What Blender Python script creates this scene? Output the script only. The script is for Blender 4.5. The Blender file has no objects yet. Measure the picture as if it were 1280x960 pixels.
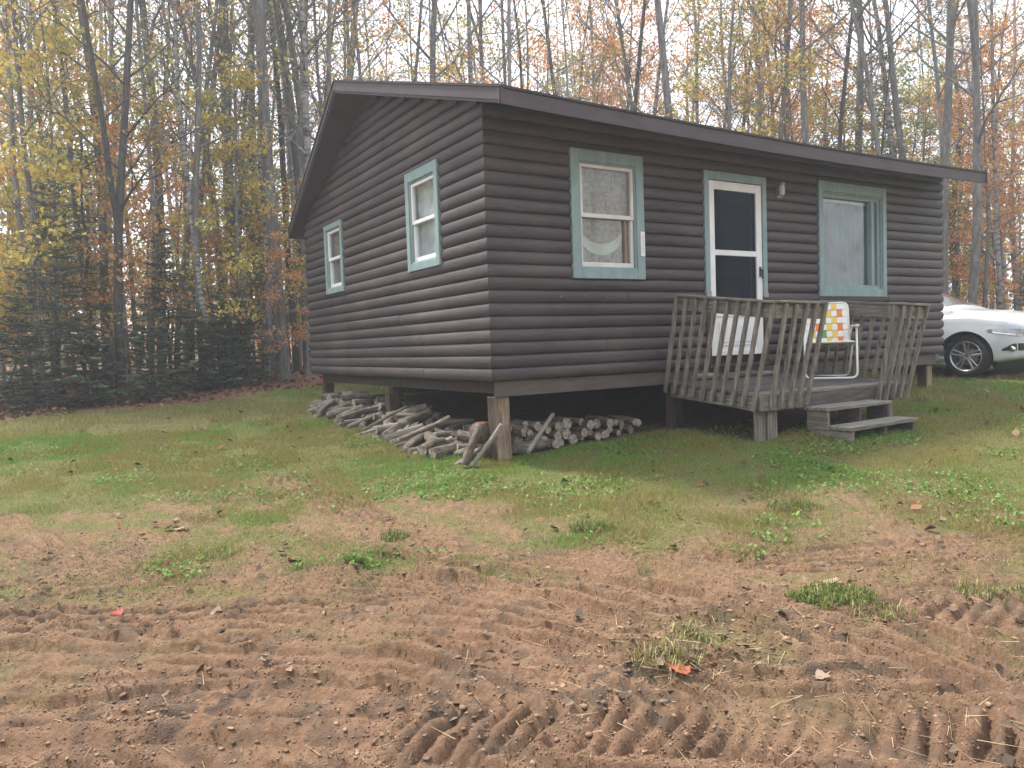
import bpy, bmesh, math, random
import numpy as np
from mathutils import Vector, Matrix
rnd = random.Random(7)
nr = np.random.default_rng(11)
C = bpy.context.scene.collection
scene = bpy.context.scene
rad = math.radians

# ------------------------------------------------------------------ helpers
class MB:
    """collects geometry and links it as ONE mesh object"""
    def __init__(s): s.v=[]; s.f=[]; s.m=[]; s.sm=[]
    def add(s, vs, fs, m=0, smooth=False):
        o=len(s.v); s.v.extend([tuple(p) for p in vs])
        for q in fs: s.f.append([i+o for i in q]); s.m.append(m); s.sm.append(smooth)
    def box(s, x0,x1,y0,y1,z0,z1, m=0, T=None):
        vs=[(x0,y0,z0),(x1,y0,z0),(x1,y1,z0),(x0,y1,z0),(x0,y0,z1),(x1,y0,z1),(x1,y1,z1),(x0,y1,z1)]
        if T: vs=[T(*p) for p in vs]
        s.add(vs,[(0,3,2,1),(4,5,6,7),(0,1,5,4),(1,2,6,5),(2,3,7,6),(3,0,4,7)],m)
    def bar(s, p0,p1,w,h, side=None, m=0):
        """box from p0 to p1, w wide along side, h along the third axis"""
        p0=Vector(p0); p1=Vector(p1); d=(p1-p0).normalized()
        sd=Vector(side) if side is not None else (Vector((0,0,1)).cross(d) if abs(d.z)<.9 else Vector((1,0,0)))
        sd=(sd-d*sd.dot(d)).normalized(); up=d.cross(sd).normalized()
        a=sd*w/2; b=up*h/2
        vs=[p0-a-b,p0+a-b,p0+a+b,p0-a+b,p1-a-b,p1+a-b,p1+a+b,p1-a+b]
        s.add(vs,[(0,3,2,1),(4,5,6,7),(0,1,5,4),(1,2,6,5),(2,3,7,6),(3,0,4,7)],m)
    def tube(s, pts, rs, n=8, cap=True, m=0, smooth=True, capm=None):
        pts=[Vector(p) for p in pts]; k=len(pts); rings=[]
        if not hasattr(rs,'__len__'): rs=[rs]*k
        ref=None
        for i in range(k):
            d=(pts[min(i+1,k-1)]-pts[max(i-1,0)]).normalized()
            if ref is None: ref=Vector((1,0,0)) if abs(d.x)<.8 else Vector((0,1,0))
            a=(ref-d*ref.dot(d)).normalized(); b=d.cross(a); ref=a
            rings.append([pts[i]+(a*math.cos(2*math.pi*j/n)+b*math.sin(2*math.pi*j/n))*rs[i] for j in range(n)])
        vs=[p for r in rings for p in r]
        fs=[(i*n+j,i*n+(j+1)%n,(i+1)*n+(j+1)%n,(i+1)*n+j) for i in range(k-1) for j in range(n)]
        s.add(vs,fs,m,smooth)
        if cap:
            o=len(s.v)-len(vs); cm=m if capm is None else capm
            s.f.append([o+j for j in range(n)][::-1]); s.m.append(cm); s.sm.append(False)
            s.f.append([o+(k-1)*n+j for j in range(n)]); s.m.append(cm); s.sm.append(False)
    def lathe(s, prof, n, T, m=0, smooth=True, close=False):
        """prof: (radius, axial) pairs turned about the local axis; T maps (a, b, axial) to a point"""
        k=len(prof); vs=[]
        for r,a in prof:
            for j in range(n):
                t=2*math.pi*j/n; vs.append(T(r*math.cos(t),r*math.sin(t),a))
        fs=[(i*n+j,i*n+(j+1)%n,(i+1)*n+(j+1)%n,(i+1)*n+j) for i in range(k-1) for j in range(n)]
        s.add(vs,fs,m,smooth)
    def prism(s, poly, T, d0, d1, m=0):
        n=len(poly)
        vs=[T(a,b,d0) for a,b in poly]+[T(a,b,d1) for a,b in poly]
        s.add(vs,[list(range(n))[::-1],list(range(n,2*n))]+[(i,(i+1)%n,n+(i+1)%n,n+i) for i in range(n)],m)
    def build(s, name, mats, parent=None, bevel=0, fix=True):
        me=bpy.data.meshes.new(name); me.from_pydata(s.v,[],s.f)
        for mt in (mats if isinstance(mats,(list,tuple)) else [mats]): me.materials.append(mt)
        me.polygons.foreach_set('material_index',s.m); me.polygons.foreach_set('use_smooth',s.sm)
        if fix:
            bm=bmesh.new(); bm.from_mesh(me); bmesh.ops.recalc_face_normals(bm,faces=bm.faces); bm.to_mesh(me); bm.free()
        me.update()
        o=bpy.data.objects.new(name,me); C.objects.link(o)
        if parent is not None:
            o.parent=parent
            base=parent
            if parent.type=='EMPTY' or parent.get('_root'):
                o.location=-Vector(parent.location)
        if bevel:
            b=o.modifiers.new('bevel','BEVEL'); b.width=bevel; b.segments=1; b.limit_method='ANGLE'
        return o

def np_mesh(name, V, F, mats, attrs=None, smooth=False, n=None):
    """mesh from numpy arrays; F is (k, 3) or (k, 4)"""
    me=bpy.data.meshes.new(name); n=F.shape[1]
    me.vertices.add(len(V)); me.vertices.foreach_set('co',np.ascontiguousarray(V,dtype=np.float32).ravel())
    me.loops.add(F.size); me.loops.foreach_set('vertex_index',np.ascontiguousarray(F,dtype=np.int32).ravel())
    me.polygons.add(len(F)); me.polygons.foreach_set('loop_start',np.arange(0,F.size,n,dtype=np.int32))
    me.polygons.foreach_set('loop_total',np.full(len(F),n,dtype=np.int32))
    if smooth: me.polygons.foreach_set('use_smooth',np.ones(len(F),dtype=bool))
    me.update(calc_edges=True)
    for k,a in (attrs or {}).items():
        at=me.color_attributes.new(k,'FLOAT_COLOR','POINT')
        at.data.foreach_set('color',np.ascontiguousarray(a,dtype=np.float32).ravel())
    for m in (mats if isinstance(mats,(list,tuple)) else [mats]): me.materials.append(m)
    return me
def link(name, me, parent=None):
    o=bpy.data.objects.new(name,me); C.objects.link(o)
    if parent is not None: o.parent=parent
    return o
def tag(o,label=None,cat=None,group=None,kind=None):
    if label: o['label']=label
    if cat: o['category']=cat
    if group: o['group']=group
    if kind: o['kind']=kind
    return o
def empty(name,loc,rz=0,label=None,cat=None,group=None):
    o=bpy.data.objects.new(name,None); C.objects.link(o); o.location=loc; o.rotation_euler=(0,0,rz)
    o.empty_display_size=.2
    return tag(o,label,cat,group)
def kid(o,parent):           # sub-part: same coordinates as its part
    o.parent=parent; o.location=(0,0,0); return o

# numpy noise ------------------------------------------------------------
def _h(i,j,s):
    n=(i.astype(np.int64)*374761393+j.astype(np.int64)*668265263+s*1442695041)&0xffffffff
    n=((n^(n>>13))*1274126177)&0xffffffff
    n=n^(n>>16)
    return (n&0xffff)/65535.0
def vn(x,y,s=0):
    i=np.floor(x); j=np.floor(y); fx=x-i; fy=y-j
    fx=fx*fx*fx*(fx*(fx*6-15)+10); fy=fy*fy*fy*(fy*(fy*6-15)+10)
    a=_h(i,j,s); b=_h(i+1,j,s); c=_h(i,j+1,s); d=_h(i+1,j+1,s)
    return (a*(1-fx)+b*fx)*(1-fy)+(c*(1-fx)+d*fx)*fy*1.0
def fbm(x,y,s=0,o=4,g=.5):
    t=0; a=1; n=0
    for k in range(o):
        t=t+a*vn(x*2**k+17.3*k,y*2**k-9.1*k,s+k); n+=a; a*=g
    return t/n
def sst(a,b,x):
    t=np.clip((x-a)/(b-a),0,1); return t*t*(3-2*t)

# ------------------------------------------------------------------ materials
def mat(name):
    m=bpy.data.materials.new(name); m.use_nodes=True
    nt=m.node_tree; p=nt.nodes['Principled BSDF']; return m,nt,p
def N(nt,t,**kw):
    n=nt.nodes.new(t)
    for k,v in kw.items():
        if k.startswith('_'): setattr(n,k[1:],v)
        else: n.inputs[k.replace('__',' ')].default_value=v
    return n
def plain(name,col,rough=.6,metal=0,spec=.5):
    m,nt,p=mat(name); p.inputs['Base Color'].default_value=(*col,1); p.inputs['Roughness'].default_value=rough
    p.inputs['Metallic'].default_value=metal; p.inputs['Specular IOR Level'].default_value=spec; return m
def mottled(name,stops,scale=(1,1,1),nscale=6,detail=8,rough=.8,bump=.2,bscale=None,spec=.3,dist=.01,nrough=.6,second=None):
    """noise-driven colour ramp in object space, optional second larger-scale tint"""
    m,nt,p=mat(name); L=nt.links
    tc=N(nt,'ShaderNodeTexCoord'); mp=N(nt,'ShaderNodeMapping'); mp.inputs['Scale'].default_value=scale
    L.new(tc.outputs['Object'],mp.inputs['Vector'])
    nz=N(nt,'ShaderNodeTexNoise',Scale=nscale,Detail=detail,Roughness=nrough); L.new(mp.outputs[0],nz.inputs['Vector'])
    cr=N(nt,'ShaderNodeValToRGB'); el=cr.color_ramp.elements
    el[0].position=stops[0][0]; el[0].color=(*stops[0][1],1); el[1].position=stops[-1][0]; el[1].color=(*stops[-1][1],1)
    for a,c in stops[1:-1]:
        e=el.new(a); e.color=(*c,1)
    L.new(nz.outputs['Fac'],cr.inputs['Fac']); col=cr.outputs['Color']
    if second:
        n2=N(nt,'ShaderNodeTexNoise',Scale=second[0],Detail=4); L.new(tc.outputs['Object'],n2.inputs['Vector'])
        r2=N(nt,'ShaderNodeValToRGB'); r2.color_ramp.elements[0].position=second[1]; r2.color_ramp.elements[1].position=second[2]
        L.new(n2.outputs['Fac'],r2.inputs['Fac'])
        mx=N(nt,'ShaderNodeMix',_data_type='RGBA'); L.new(r2.outputs['Color'],mx.inputs['Factor'])
        L.new(col,mx.inputs['A']); mx.inputs['B'].default_value=(*second[3],1); col=mx.outputs['Result']
    L.new(col,p.inputs['Base Color']); p.inputs['Roughness'].default_value=rough; p.inputs['Specular IOR Level'].default_value=spec
    if bump:
        b=N(nt,'ShaderNodeBump',Strength=bump,Distance=dist)
        if bscale:
            nb=N(nt,'ShaderNodeTexNoise',Scale=bscale,Detail=6); L.new(mp.outputs[0],nb.inputs['Vector']); L.new(nb.outputs['Fac'],b.inputs['Height'])
        else: L.new(nz.outputs['Fac'],b.inputs['Height'])
        L.new(b.outputs[0],p.inputs['Normal'])
    return m
def siding(name,sc):
    s=[(.30,(.028,.021,.0225)),(.48,(.0405,.0315,.034)),(.62,(.051,.040,.043)),(.80,(.105,.094,.094))]
    m=mottled(name,s,scale=sc,nscale=5,detail=10,rough=.55,bump=.45,bscale=9,spec=.45,dist=.006,second=(1.1,.42,.75,(.072,.055,.053)))
    nt=m.node_tree; L=nt.links; p=nt.nodes['Principled BSDF']; src=p.inputs['Base Color'].links[0].from_socket
    tc=N(nt,'ShaderNodeTexCoord'); mp=N(nt,'ShaderNodeMapping'); mp.inputs['Scale'].default_value=tuple(.30 if q==1 else (6.3 if i==2 else .01) for i,q in enumerate(sc)); L.new(tc.outputs['Object'],mp.inputs[0])
    nz=N(nt,'ShaderNodeTexNoise',Scale=1.25,Detail=1); L.new(mp.outputs[0],nz.inputs[0])
    mr=N(nt,'ShaderNodeMapRange'); mr.inputs['From Min'].default_value=.3; mr.inputs['From Max'].default_value=.7; mr.inputs['To Min'].default_value=.72; mr.inputs['To Max'].default_value=1.28; L.new(nz.outputs['Fac'],mr.inputs['Value'])
    vm=N(nt,'ShaderNodeVectorMath',_operation='SCALE'); L.new(src,vm.inputs[0]); L.new(mr.outputs[0],vm.inputs['Scale'])
    # bare knots and scuffs where the stain has worn through
    n3=N(nt,'ShaderNodeTexNoise',Scale=7,Detail=5,Roughness=.7); L.new(tc.outputs['Object'],n3.inputs[0]); r3=N(nt,'ShaderNodeValToRGB'); r3.color_ramp.elements[0].position=.70; r3.color_ramp.elements[1].position=.76; L.new(n3.outputs['Fac'],r3.inputs[0])
    mx=N(nt,'ShaderNodeMix',_data_type='RGBA'); L.new(r3.outputs[0],mx.inputs['Factor']); L.new(vm.outputs[0],mx.inputs['A']); mx.inputs['B'].default_value=(.17,.145,.135,1)
    L.new(mx.outputs['Result'],p.inputs['Base Color']); return m
M={}
M['side_x']=siding('log_siding_front',(1,8,9))
M['side_y']=siding('log_siding_gable',(8,1,9))
M['brown']=mottled('brown_paint',[(.3,(.054,.042,.046)),(.7,(.082,.066,.071))],scale=(1,1,3),nscale=3,rough=.6,bump=.1)
M['soffit']=mottled('brown_soffit',[(.3,(.045,.036,.036)),(.7,(.065,.052,.05))],nscale=3,rough=.7,bump=.05)
M['rim']=mottled('rim_board_brown',[(.3,(.075,.058,.052)),(.7,(.12,.096,.088))],scale=(1,1,6),nscale=4,rough=.7,bump=.15)
M['shingle']=mottled('asphalt_shingle',[(.3,(.03,.026,.026)),(.7,(.075,.062,.06))],nscale=60,rough=.9,bump=.5)
M['teal']=mottled('teal_paint',[(.3,(.185,.262,.262)),(.55,(.225,.312,.312)),(.8,(.30,.378,.376))],scale=(3,3,1),nscale=4,rough=.55,bump=.12,second=(2.2,.6,.8,(.20,.30,.285)))
M['white']=mottled('white_paint',[(.3,(.66,.66,.66)),(.7,(.78,.78,.77))],nscale=5,rough=.45,bump=.05,spec=.5)
M['cream']=mottled('cream_sash',[(.3,(.55,.53,.49)),(.7,(.68,.66,.62))],nscale=5,rough=.5,bump=.05)
M['sash_wood']=plain('wood_sash',(.25,.14,.09),.6)
M['dark']=plain('dark_interior',(.03,.028,.03),.8)
M['door_in']=mottled('dark_inner_door',[(.3,(.016,.019,.028)),(.7,(.024,.028,.04))],nscale=2,rough=.5,bump=0)
gw=[(.28,(.065,.056,.045)),(.45,(.16,.142,.117)),(.6,(.245,.222,.187)),(.78,(.37,.34,.295))]
M['grey_z']=mottled('weathered_wood_upright',gw,scale=(14,14,1.2),nscale=3,detail=10,rough=.9,bump=.4,second=(2.5,.52,.72,(.13,.115,.085)))
M['grey_x']=mottled('weathered_wood_board',gw,scale=(1.2,14,14),nscale=3,detail=10,rough=.9,bump=.4,second=(2.5,.52,.75,(.13,.115,.085)))
M['grey_y']=mottled('weathered_wood_joist',gw,scale=(14,1.2,14),nscale=3,detail=10,rough=.9,bump=.4,second=(2.5,.5,.75,(.115,.10,.075)))
M['deckdark']=mottled('dark_weathered_board',[(.3,(.05,.044,.04)),(.5,(.085,.077,.070)),(.75,(.15,.14,.125))],scale=(1.2,12,12),nscale=3,detail=10,rough=.9,bump=.4)
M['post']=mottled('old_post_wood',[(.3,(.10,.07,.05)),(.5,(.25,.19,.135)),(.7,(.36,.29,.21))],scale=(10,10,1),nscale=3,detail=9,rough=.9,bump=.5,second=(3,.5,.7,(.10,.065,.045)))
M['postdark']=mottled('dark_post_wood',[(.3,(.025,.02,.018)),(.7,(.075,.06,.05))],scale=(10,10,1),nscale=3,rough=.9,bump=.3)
M['postbrown']=mottled('dark_brown_post_side',[(.3,(.03,.022,.018)),(.5,(.075,.052,.04)),(.75,(.15,.11,.085))],scale=(10,10,1),nscale=3,detail=9,rough=.9,bump=.5)  # darker brown put on the left-facing side of each post
M['bark']=mottled('grey_bark',[(.3,(.075,.07,.066)),(.5,(.15,.143,.137)),(.75,(.26,.25,.24))],scale=(5,5,1.3),nscale=3,detail=9,rough=.95,bump=.6,second=(1.3,.5,.75,(.13,.125,.10)))
M['bark_dark']=mottled('dark_bark',[(.3,(.035,.031,.028)),(.5,(.07,.063,.057)),(.75,(.125,.115,.105))],scale=(5,5,1.2),nscale=3,detail=9,rough=.95,bump=.6)
M['bark_pale']=mottled('pale_grey_bark',[(.3,(.11,.107,.105)),(.5,(.21,.205,.20)),(.75,(.33,.325,.32))],scale=(5,5,1.3),nscale=3,detail=9,rough=.95,bump=.5)
M['birch']=mottled('birch_bark',[(.36,(.05,.045,.042)),(.45,(.16,.152,.144)),(.56,(.30,.29,.28)),(.8,(.46,.45,.43))],scale=(1.2,1.2,3),nscale=3.2,detail=7,rough=.8,bump=.3,nrough=.65)
M['fire_bark']=mottled('firewood_bark',[(.3,(.045,.035,.028)),(.5,(.12,.098,.078)),(.72,(.26,.225,.185))],scale=(3,10,10),nscale=3,detail=9,rough=.95,bump=.6)
M['fire_pale']=mottled('barkless_firewood',[(.3,(.13,.11,.09)),(.7,(.29,.262,.225))],scale=(2,10,10),nscale=3,rough=.9,bump=.4)
def endgrain():
    m,nt,p=mat('end_grain'); L=nt.links
    tc=N(nt,'ShaderNodeTexCoord'); nz=N(nt,'ShaderNodeTexNoise',Scale=22,Detail=6); L.new(tc.outputs['Object'],nz.inputs['Vector'])
    cr=N(nt,'ShaderNodeValToRGB'); cr.color_ramp.elements[0].position=.3; cr.color_ramp.elements[0].color=(.13,.10,.075,1)
    cr.color_ramp.elements[1].position=.68; cr.color_ramp.elements[1].color=(.40,.34,.27,1)
    L.new(nz.outputs['Fac'],cr.inputs['Fac']); L.new(cr.outputs[0],p.inputs['Base Color']); p.inputs['Roughness'].default_value=.95; return m
M['end']=endgrain()
M['alu']=plain('white_enamel_tube',(.74,.74,.72),.35,0,.5)
M['black']=plain('black_plastic',(.02,.02,.02),.5)
M['tyre']=mottled('tyre_rubber',[(.3,(.012,.012,.012)),(.7,(.028,.027,.026))],nscale=20,rough=.85,bump=.1)
M['alloy']=plain('alloy_wheel',(.55,.55,.57),.28,.9)
M['chrome']=plain('chrome_trim',(.7,.7,.72),.12,1)
M['paint']=plain('white_car_paint',(.54,.57,.595),.28); M['paint'].node_tree.nodes['Principled BSDF'].inputs['Coat Weight'].default_value=.6
M['lampglass']=plain('headlight_lens',(.35,.37,.40),.08,.5)
M['lamp']=plain('lamp_glass',(.45,.46,.46),.2)
M['galv']=plain('galvanised_metal',(.3,.3,.3),.45,.8)
def glass(name,tr=.62,tint=(.92,.95,.95),gl=(.8,.83,.86)):
    m=bpy.data.materials.new(name); m.use_nodes=True; nt=m.node_tree; nt.nodes.clear(); L=nt.links
    o=N(nt,'ShaderNodeOutputMaterial'); mx=N(nt,'ShaderNodeMixShader'); t=N(nt,'ShaderNodeBsdfTransparent'); g=N(nt,'ShaderNodeBsdfGlossy',Roughness=.06)
    t.inputs[0].default_value=(*tint,1); g.inputs[0].default_value=(*gl,1)
    lw=N(nt,'ShaderNodeLayerWeight',Blend=.5); pw=N(nt,'ShaderNodeMath',_operation='POWER'); pw.inputs[1].default_value=5; L.new(lw.outputs['Facing'],pw.inputs[0])
    ma=N(nt,'ShaderNodeMath',_operation='ADD'); ma.inputs[1].default_value=max(.03,1-tr-.06); ma.use_clamp=True
    L.new(pw.outputs[0],ma.inputs[0]); L.new(ma.outputs[0],mx.inputs[0]); L.new(t.outputs[0],mx.inputs[1]); L.new(g.outputs[0],mx.inputs[2]); L.new(mx.outputs[0],o.inputs[0]); return m
M['glass']=glass('window_glass',.86)
M['glass_dark']=glass('storm_door_glass',.955,(.55,.6,.65),(.3,.34,.42))
M['glass_car']=glass('car_glass',.62,(.35,.4,.4),(.85,.9,.92))
def cloth(name,c0,c1,sc=(1,1,1),ns=5,trans=.25):
    m,nt,p=mat(name); L=nt.links
    tc=N(nt,'ShaderNodeTexCoord'); mp=N(nt,'ShaderNodeMapping'); mp.inputs['Scale'].default_value=sc; L.new(tc.outputs['Object'],mp.inputs[0])
    nz=N(nt,'ShaderNodeTexNoise',Scale=ns,Detail=6,Roughness=.7); L.new(mp.outputs[0],nz.inputs[0])
    cr=N(nt,'ShaderNodeValToRGB'); cr.color_ramp.elements[0].position=.35; cr.color_ramp.elements[0].color=(*c0,1); cr.color_ramp.elements[1].position=.68; cr.color_ramp.elements[1].color=(*c1,1)
    L.new(nz.outputs['Fac'],cr.inputs[0]); L.new(cr.outputs[0],p.inputs['Base Color']); p.inputs['Roughness'].default_value=.95; return m
M['lace']=cloth('lace_curtain',(.17,.16,.145),(.42,.40,.365),(1,1,1),26)
M['sheer']=cloth('grey_sheer_curtain',(.40,.41,.43),(.55,.56,.58),(1,1,1),4)
M['valance']=cloth('pale_green_valance',(.42,.46,.38),(.56,.60,.50),(1,1,1),8)
M['pic_curtain']=cloth('blue_grey_curtain',(.10,.125,.13),(.19,.225,.23),(6,6,1),3)
M['strap_o']=cloth('orange_webbing',(.72,.17,.04),(.8,.25,.06)); M['strap_g']=cloth('green_webbing',(.05,.33,.06),(.09,.42,.10))
M['strap_y']=cloth('yellow_webbing',(.75,.50,.08),(.8,.58,.14)); M['strap_w']=cloth('white_webbing',(.74,.72,.66),(.82,.8,.75))
def attr_leaf(name,attr='Col',trans=.35,rough=.6,spec=.25):
    m=bpy.data.materials.new(name); m.use_nodes=True; nt=m.node_tree; L=nt.links; p=nt.nodes['Principled BSDF']; out=nt.nodes['Material Output']
    a=N(nt,'ShaderNodeVertexColor',_layer_name=attr)
    L.new(a.outputs[0],p.inputs['Base Color']); p.inputs['Roughness'].default_value=rough; p.inputs['Specular IOR Level'].default_value=spec
    t=N(nt,'ShaderNodeBsdfTranslucent'); L.new(a.outputs[0],t.inputs[0])
    mx=N(nt,'ShaderNodeMixShader'); mx.inputs[0].default_value=trans
    L.new(p.outputs[0],mx.inputs[1]); L.new(t.outputs[0],mx.inputs[2]); L.new(mx.outputs[0],out.inputs[0]); return m
M['leaf']=attr_leaf('autumn_leaf','Col',.5); M['needle']=attr_leaf('fir_needle','Col',.15); M['blade']=attr_leaf('grass_blade','Col',.3,.7)
M['litter']=attr_leaf('dry_leaf','Col',.1,.85); M['clod']=attr_leaf('earth_clod','Col',0,1,.1)
def ground_mat():
    m,nt,p=mat('ground'); L=nt.links
    tc=N(nt,'ShaderNodeTexCoord'); a=N(nt,'ShaderNodeVertexColor',_layer_name='mask'); sp=N(nt,'ShaderNodeSeparateColor'); L.new(a.outputs[0],sp.inputs[0])
    def nz(s,d=6,r=.6):
        n=N(nt,'ShaderNodeTexNoise',Scale=s,Detail=d,Roughness=r); L.new(tc.outputs['Object'],n.inputs[0]); return n
    def ramp(src,stops):
        c=N(nt,'ShaderNodeValToRGB'); e=c.color_ramp.elements
        e[0].position,e[1].position=stops[0][0],stops[-1][0]; e[0].color=(*stops[0][1],1); e[1].color=(*stops[-1][1],1)
        for q,k in stops[1:-1]: z=e.new(q); z.color=(*k,1)
        L.new(src,c.inputs[0]); return c.outputs[0]
    def mix(f,x,y):
        k=N(nt,'ShaderNodeMix',_data_type='RGBA'); L.new(f,k.inputs['Factor']); L.new(x,k.inputs['A']); L.new(y,k.inputs['B']); return k.outputs['Result']
    n1=nz(2.2); n2=nz(38,8,.7); n3=nz(9)
    d1=ramp(n1.outputs[0],[(.3,(.165,.092,.054)),(.5,(.228,.134,.081)),(.7,(.28,.173,.108))])
    d2=ramp(n2.outputs[0],[(.3,(.10,.060,.038)),(.5,(.23,.138,.086)),(.72,(.355,.24,.16))])
    k=N(nt,'ShaderNodeMix',_data_type='RGBA'); k.inputs['Factor'].default_value=.5; L.new(d1,k.inputs['A']); L.new(d2,k.inputs['B'])
    dirt=k.outputs['Result']
    dark_soil=ramp(n3.outputs[0],[(.3,(.075,.055,.042)),(.7,(.14,.10,.075))])  # darker soil tone: churned spots and the ground below cabin and deck
    dirt=mix(sp.outputs[2],dirt,dark_soil)
    thatch=ramp(n2.outputs[0],[(.3,(.06,.062,.022)),(.5,(.13,.128,.045)),(.7,(.225,.19,.09))])
    lit=ramp(n2.outputs[0],[(.3,(.07,.036,.024)),(.5,(.19,.10,.064)),(.7,(.33,.19,.125))])
    c=mix(sp.outputs[0],dirt,thatch); c=mix(sp.outputs[1],c,lit)
    L.new(c,p.inputs['Base Color']); p.inputs['Roughness'].default_value=.95; p.inputs['Specular IOR Level'].default_value=.15
    b=N(nt,'ShaderNodeBump',Strength=1.0,Distance=.022); nb=nz(55,10,.75); L.new(nb.outputs[0],b.inputs['Height']); L.new(b.outputs[0],p.inputs['Normal'])
    return m
M['ground']=ground_mat()

# ------------------------------------------------------------------ camera
yaw,pitch,roll=rad(31.601),rad(-2.9005),rad(-1.9917)
CAM=Vector((-3.7146,-6.3837,.3454))
fw=Vector((math.sin(yaw)*math.cos(pitch),math.cos(yaw)*math.cos(pitch),math.sin(pitch)))
r0=Vector((math.cos(yaw),-math.sin(yaw),0)); u0=r0.cross(fw)
RR=r0*math.cos(roll)+u0*math.sin(roll); UU=-r0*math.sin(roll)+u0*math.cos(roll)
cd=bpy.data.cameras.new('camera'); cam=bpy.data.objects.new('camera',cd); C.objects.link(cam)
cam.matrix_world=Matrix(((RR.x,UU.x,-fw.x,CAM.x),(RR.y,UU.y,-fw.y,CAM.y),(RR.z,UU.z,-fw.z,CAM.z),(0,0,0,1)))
cd.sensor_width=36; cd.lens=948.5/1280*36; cd.clip_start=.05; cd.clip_end=2000
scene.camera=cam
# ground frame: v metres ahead of where the photographer stands, w metres to the right
HX,HY=math.sin(yaw),math.cos(yaw)
def wv(w,v): return CAM.x+HX*v+HY*w, CAM.y+HY*v-HX*w
def towv(x,y): return (x-CAM.x)*HY-(y-CAM.y)*HX, (x-CAM.x)*HX+(y-CAM.y)*HY

# ------------------------------------------------------------------ terrain height
def gz(x,y):
    x=np.asarray(x,float); y=np.asarray(y,float)
    xc=np.clip(x,-14,13); yc=np.clip(y,-9,12)
    z=-.81+.042*xc+.06*yc+.012*(y-yc)+.006*(x-xc)
    z=z+.10*np.exp(-(((x-2.9)/1.7)**2+((y+1.3)/1.2)**2))
    z=z-.12*np.exp(-(((x-10.5)/2.5)**2+((y-1.0)/2.5)**2))
    return z
def G(x,y): return float(gz(x,y))
# ------------------------------------------------------------------ cabin
L_,W_,c_=7.817,5.726,.127
cab=empty('log_cabin',(L_/2,W_/2,G(L_/2,W_/2)),0,'dark brown log sided cabin with teal window trim standing on wooden posts','cabin')
TF=lambda u,d,z:(u,-d,z)            # front wall: u along, d outward
TL=lambda u,d,z:(-d,u,z)            # gable wall on the left
TR=lambda u,d,z:(L_+d,u,z)
TB=lambda u,d,z:(u,W_+d,z)
RIDGE_Y=2.86
def roof_z(y):                      # top of the roof
    return 2.64+.309*(y+.6) if y<RIDGE_Y else 3.709-.40*(y-RIDGE_Y)
SOF=.15
prof=[(t,.012+.036*math.sqrt(max(0,1-(2*t-1)**2))**.9) for t in [0,.05,.14,.28,.45,.6,.75,.88,.96,1]]
def log_wall(name,T,length,ncourse,mt,openings,gable=False):
    mb=MB()
    for k in range(ncourse):
        z0=k*c_; zc=z0+c_/2
        a0,a1=0.,length
        if gable:
            zz=z0+c_*.25
            if zz>2.6:
                a0=max(0,RIDGE_Y-(3.709-SOF-zz)/.309); a1=min(length,RIDGE_Y+(3.709-SOF-zz)/.40)
            elif zz>2.4: a1=min(length,RIDGE_Y+(3.709-SOF-zz)/.40)
            if a1-a0<.15: continue
        segs=[(a0,a1)]
        for (u0,u1,zb,zt) in openings:
            if zb<zc<zt:
                ns=[]
                for s0,s1 in segs:
                    if u1<=s0 or u0>=s1: ns.append((s0,s1)); continue
                    if u0>s0: ns.append((s0,u0))
                    if u1<s1: ns.append((u1,s1))
                segs=ns
        for s0,s1 in segs:
            cuts=[s0]; p=s0+rnd.uniform(1.2,4.5)
            while p<s1-.5: cuts.append(p); p+=rnd.uniform(2.4,4.6)
            cuts.append(s1)
            for q in range(len(cuts)-1):
                e0,e1=cuts[q],cuts[q+1]; off=rnd.uniform(-.0025,.0025); wob=rnd.uniform(-.002,.002)
                g0=.003 if q>0 else 0; g1=.003 if q<len(cuts)-2 else 0
                nseg=max(2,int((e1-e0)/.6)); cols=[]
                for j in range(nseg+1):
                    t=j/nseg; u=e0+g0+(e1-g1-e0-g0)*t
                    jz=rnd.uniform(-.0012,.0012) if 0<j<nseg else 0
                    col=[]
                    for tt,b in prof:
                        bb=b+(off if .1<tt<.9 else 0)+jz
                        uu=u
                        if u<=1e-6 and a0==0: uu=-b        # mitred corners
                        if u>=length-1e-6 and a1==length: uu=length+b
                        col.append((uu,bb,z0+tt*c_+wob*(0 if tt in(0,1) else 1)))
                    cols.append(col)
                n=len(prof); vs=[T(*p) for col in cols for p in col]
                fs=[(j*n+i,(j+1)*n+i,(j+1)*n+i+1,j*n+i+1) for j in range(nseg) for i in range(n-1)]
                mb.add(vs,fs,0,True)
                for jj,rev in ((0,1),(nseg,0)):
                    if (jj==0 and e0>1e-6) or (jj==nseg and e1<length-1e-6):
                        ring=[T(*p) for p in cols[jj]]+[T(cols[jj][0][0],-.02,z0+c_),T(cols[jj][0][0],-.02,z0)]
                        mb.add(ring,[list(range(len(ring)))],0,False)
    # sheathing behind the logs, split round the openings
    us=sorted({0,length,*[o[0] for o in openings],*[o[1] for o in openings]})
    top=2.30 if not gable else 2.36
    for a,b in zip(us[:-1],us[1:]):
        blk=[(o[2],o[3]) for o in openings if o[0]<=a+1e-6 and o[1]>=b-1e-6]
        zs=0
        for zb,zt in sorted(blk):
            if zb-zs>.01: mb.box(a,b,-.08,-.001,zs,zb,0,T)
            zs=zt
        mb.box(a,b,-.08,-.001,zs,2.6 if not gable else 2.3,0,T)
    if gable:
        poly=[(0,2.302),(W_,2.302),(W_,2.35),(RIDGE_Y,3.55),(0,2.66)]
        mb.prism(poly,lambda a,b,d:T(a,d,b),-.08,-.001,0)
    return mb.build(name,mt,cab,fix=False)

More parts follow.
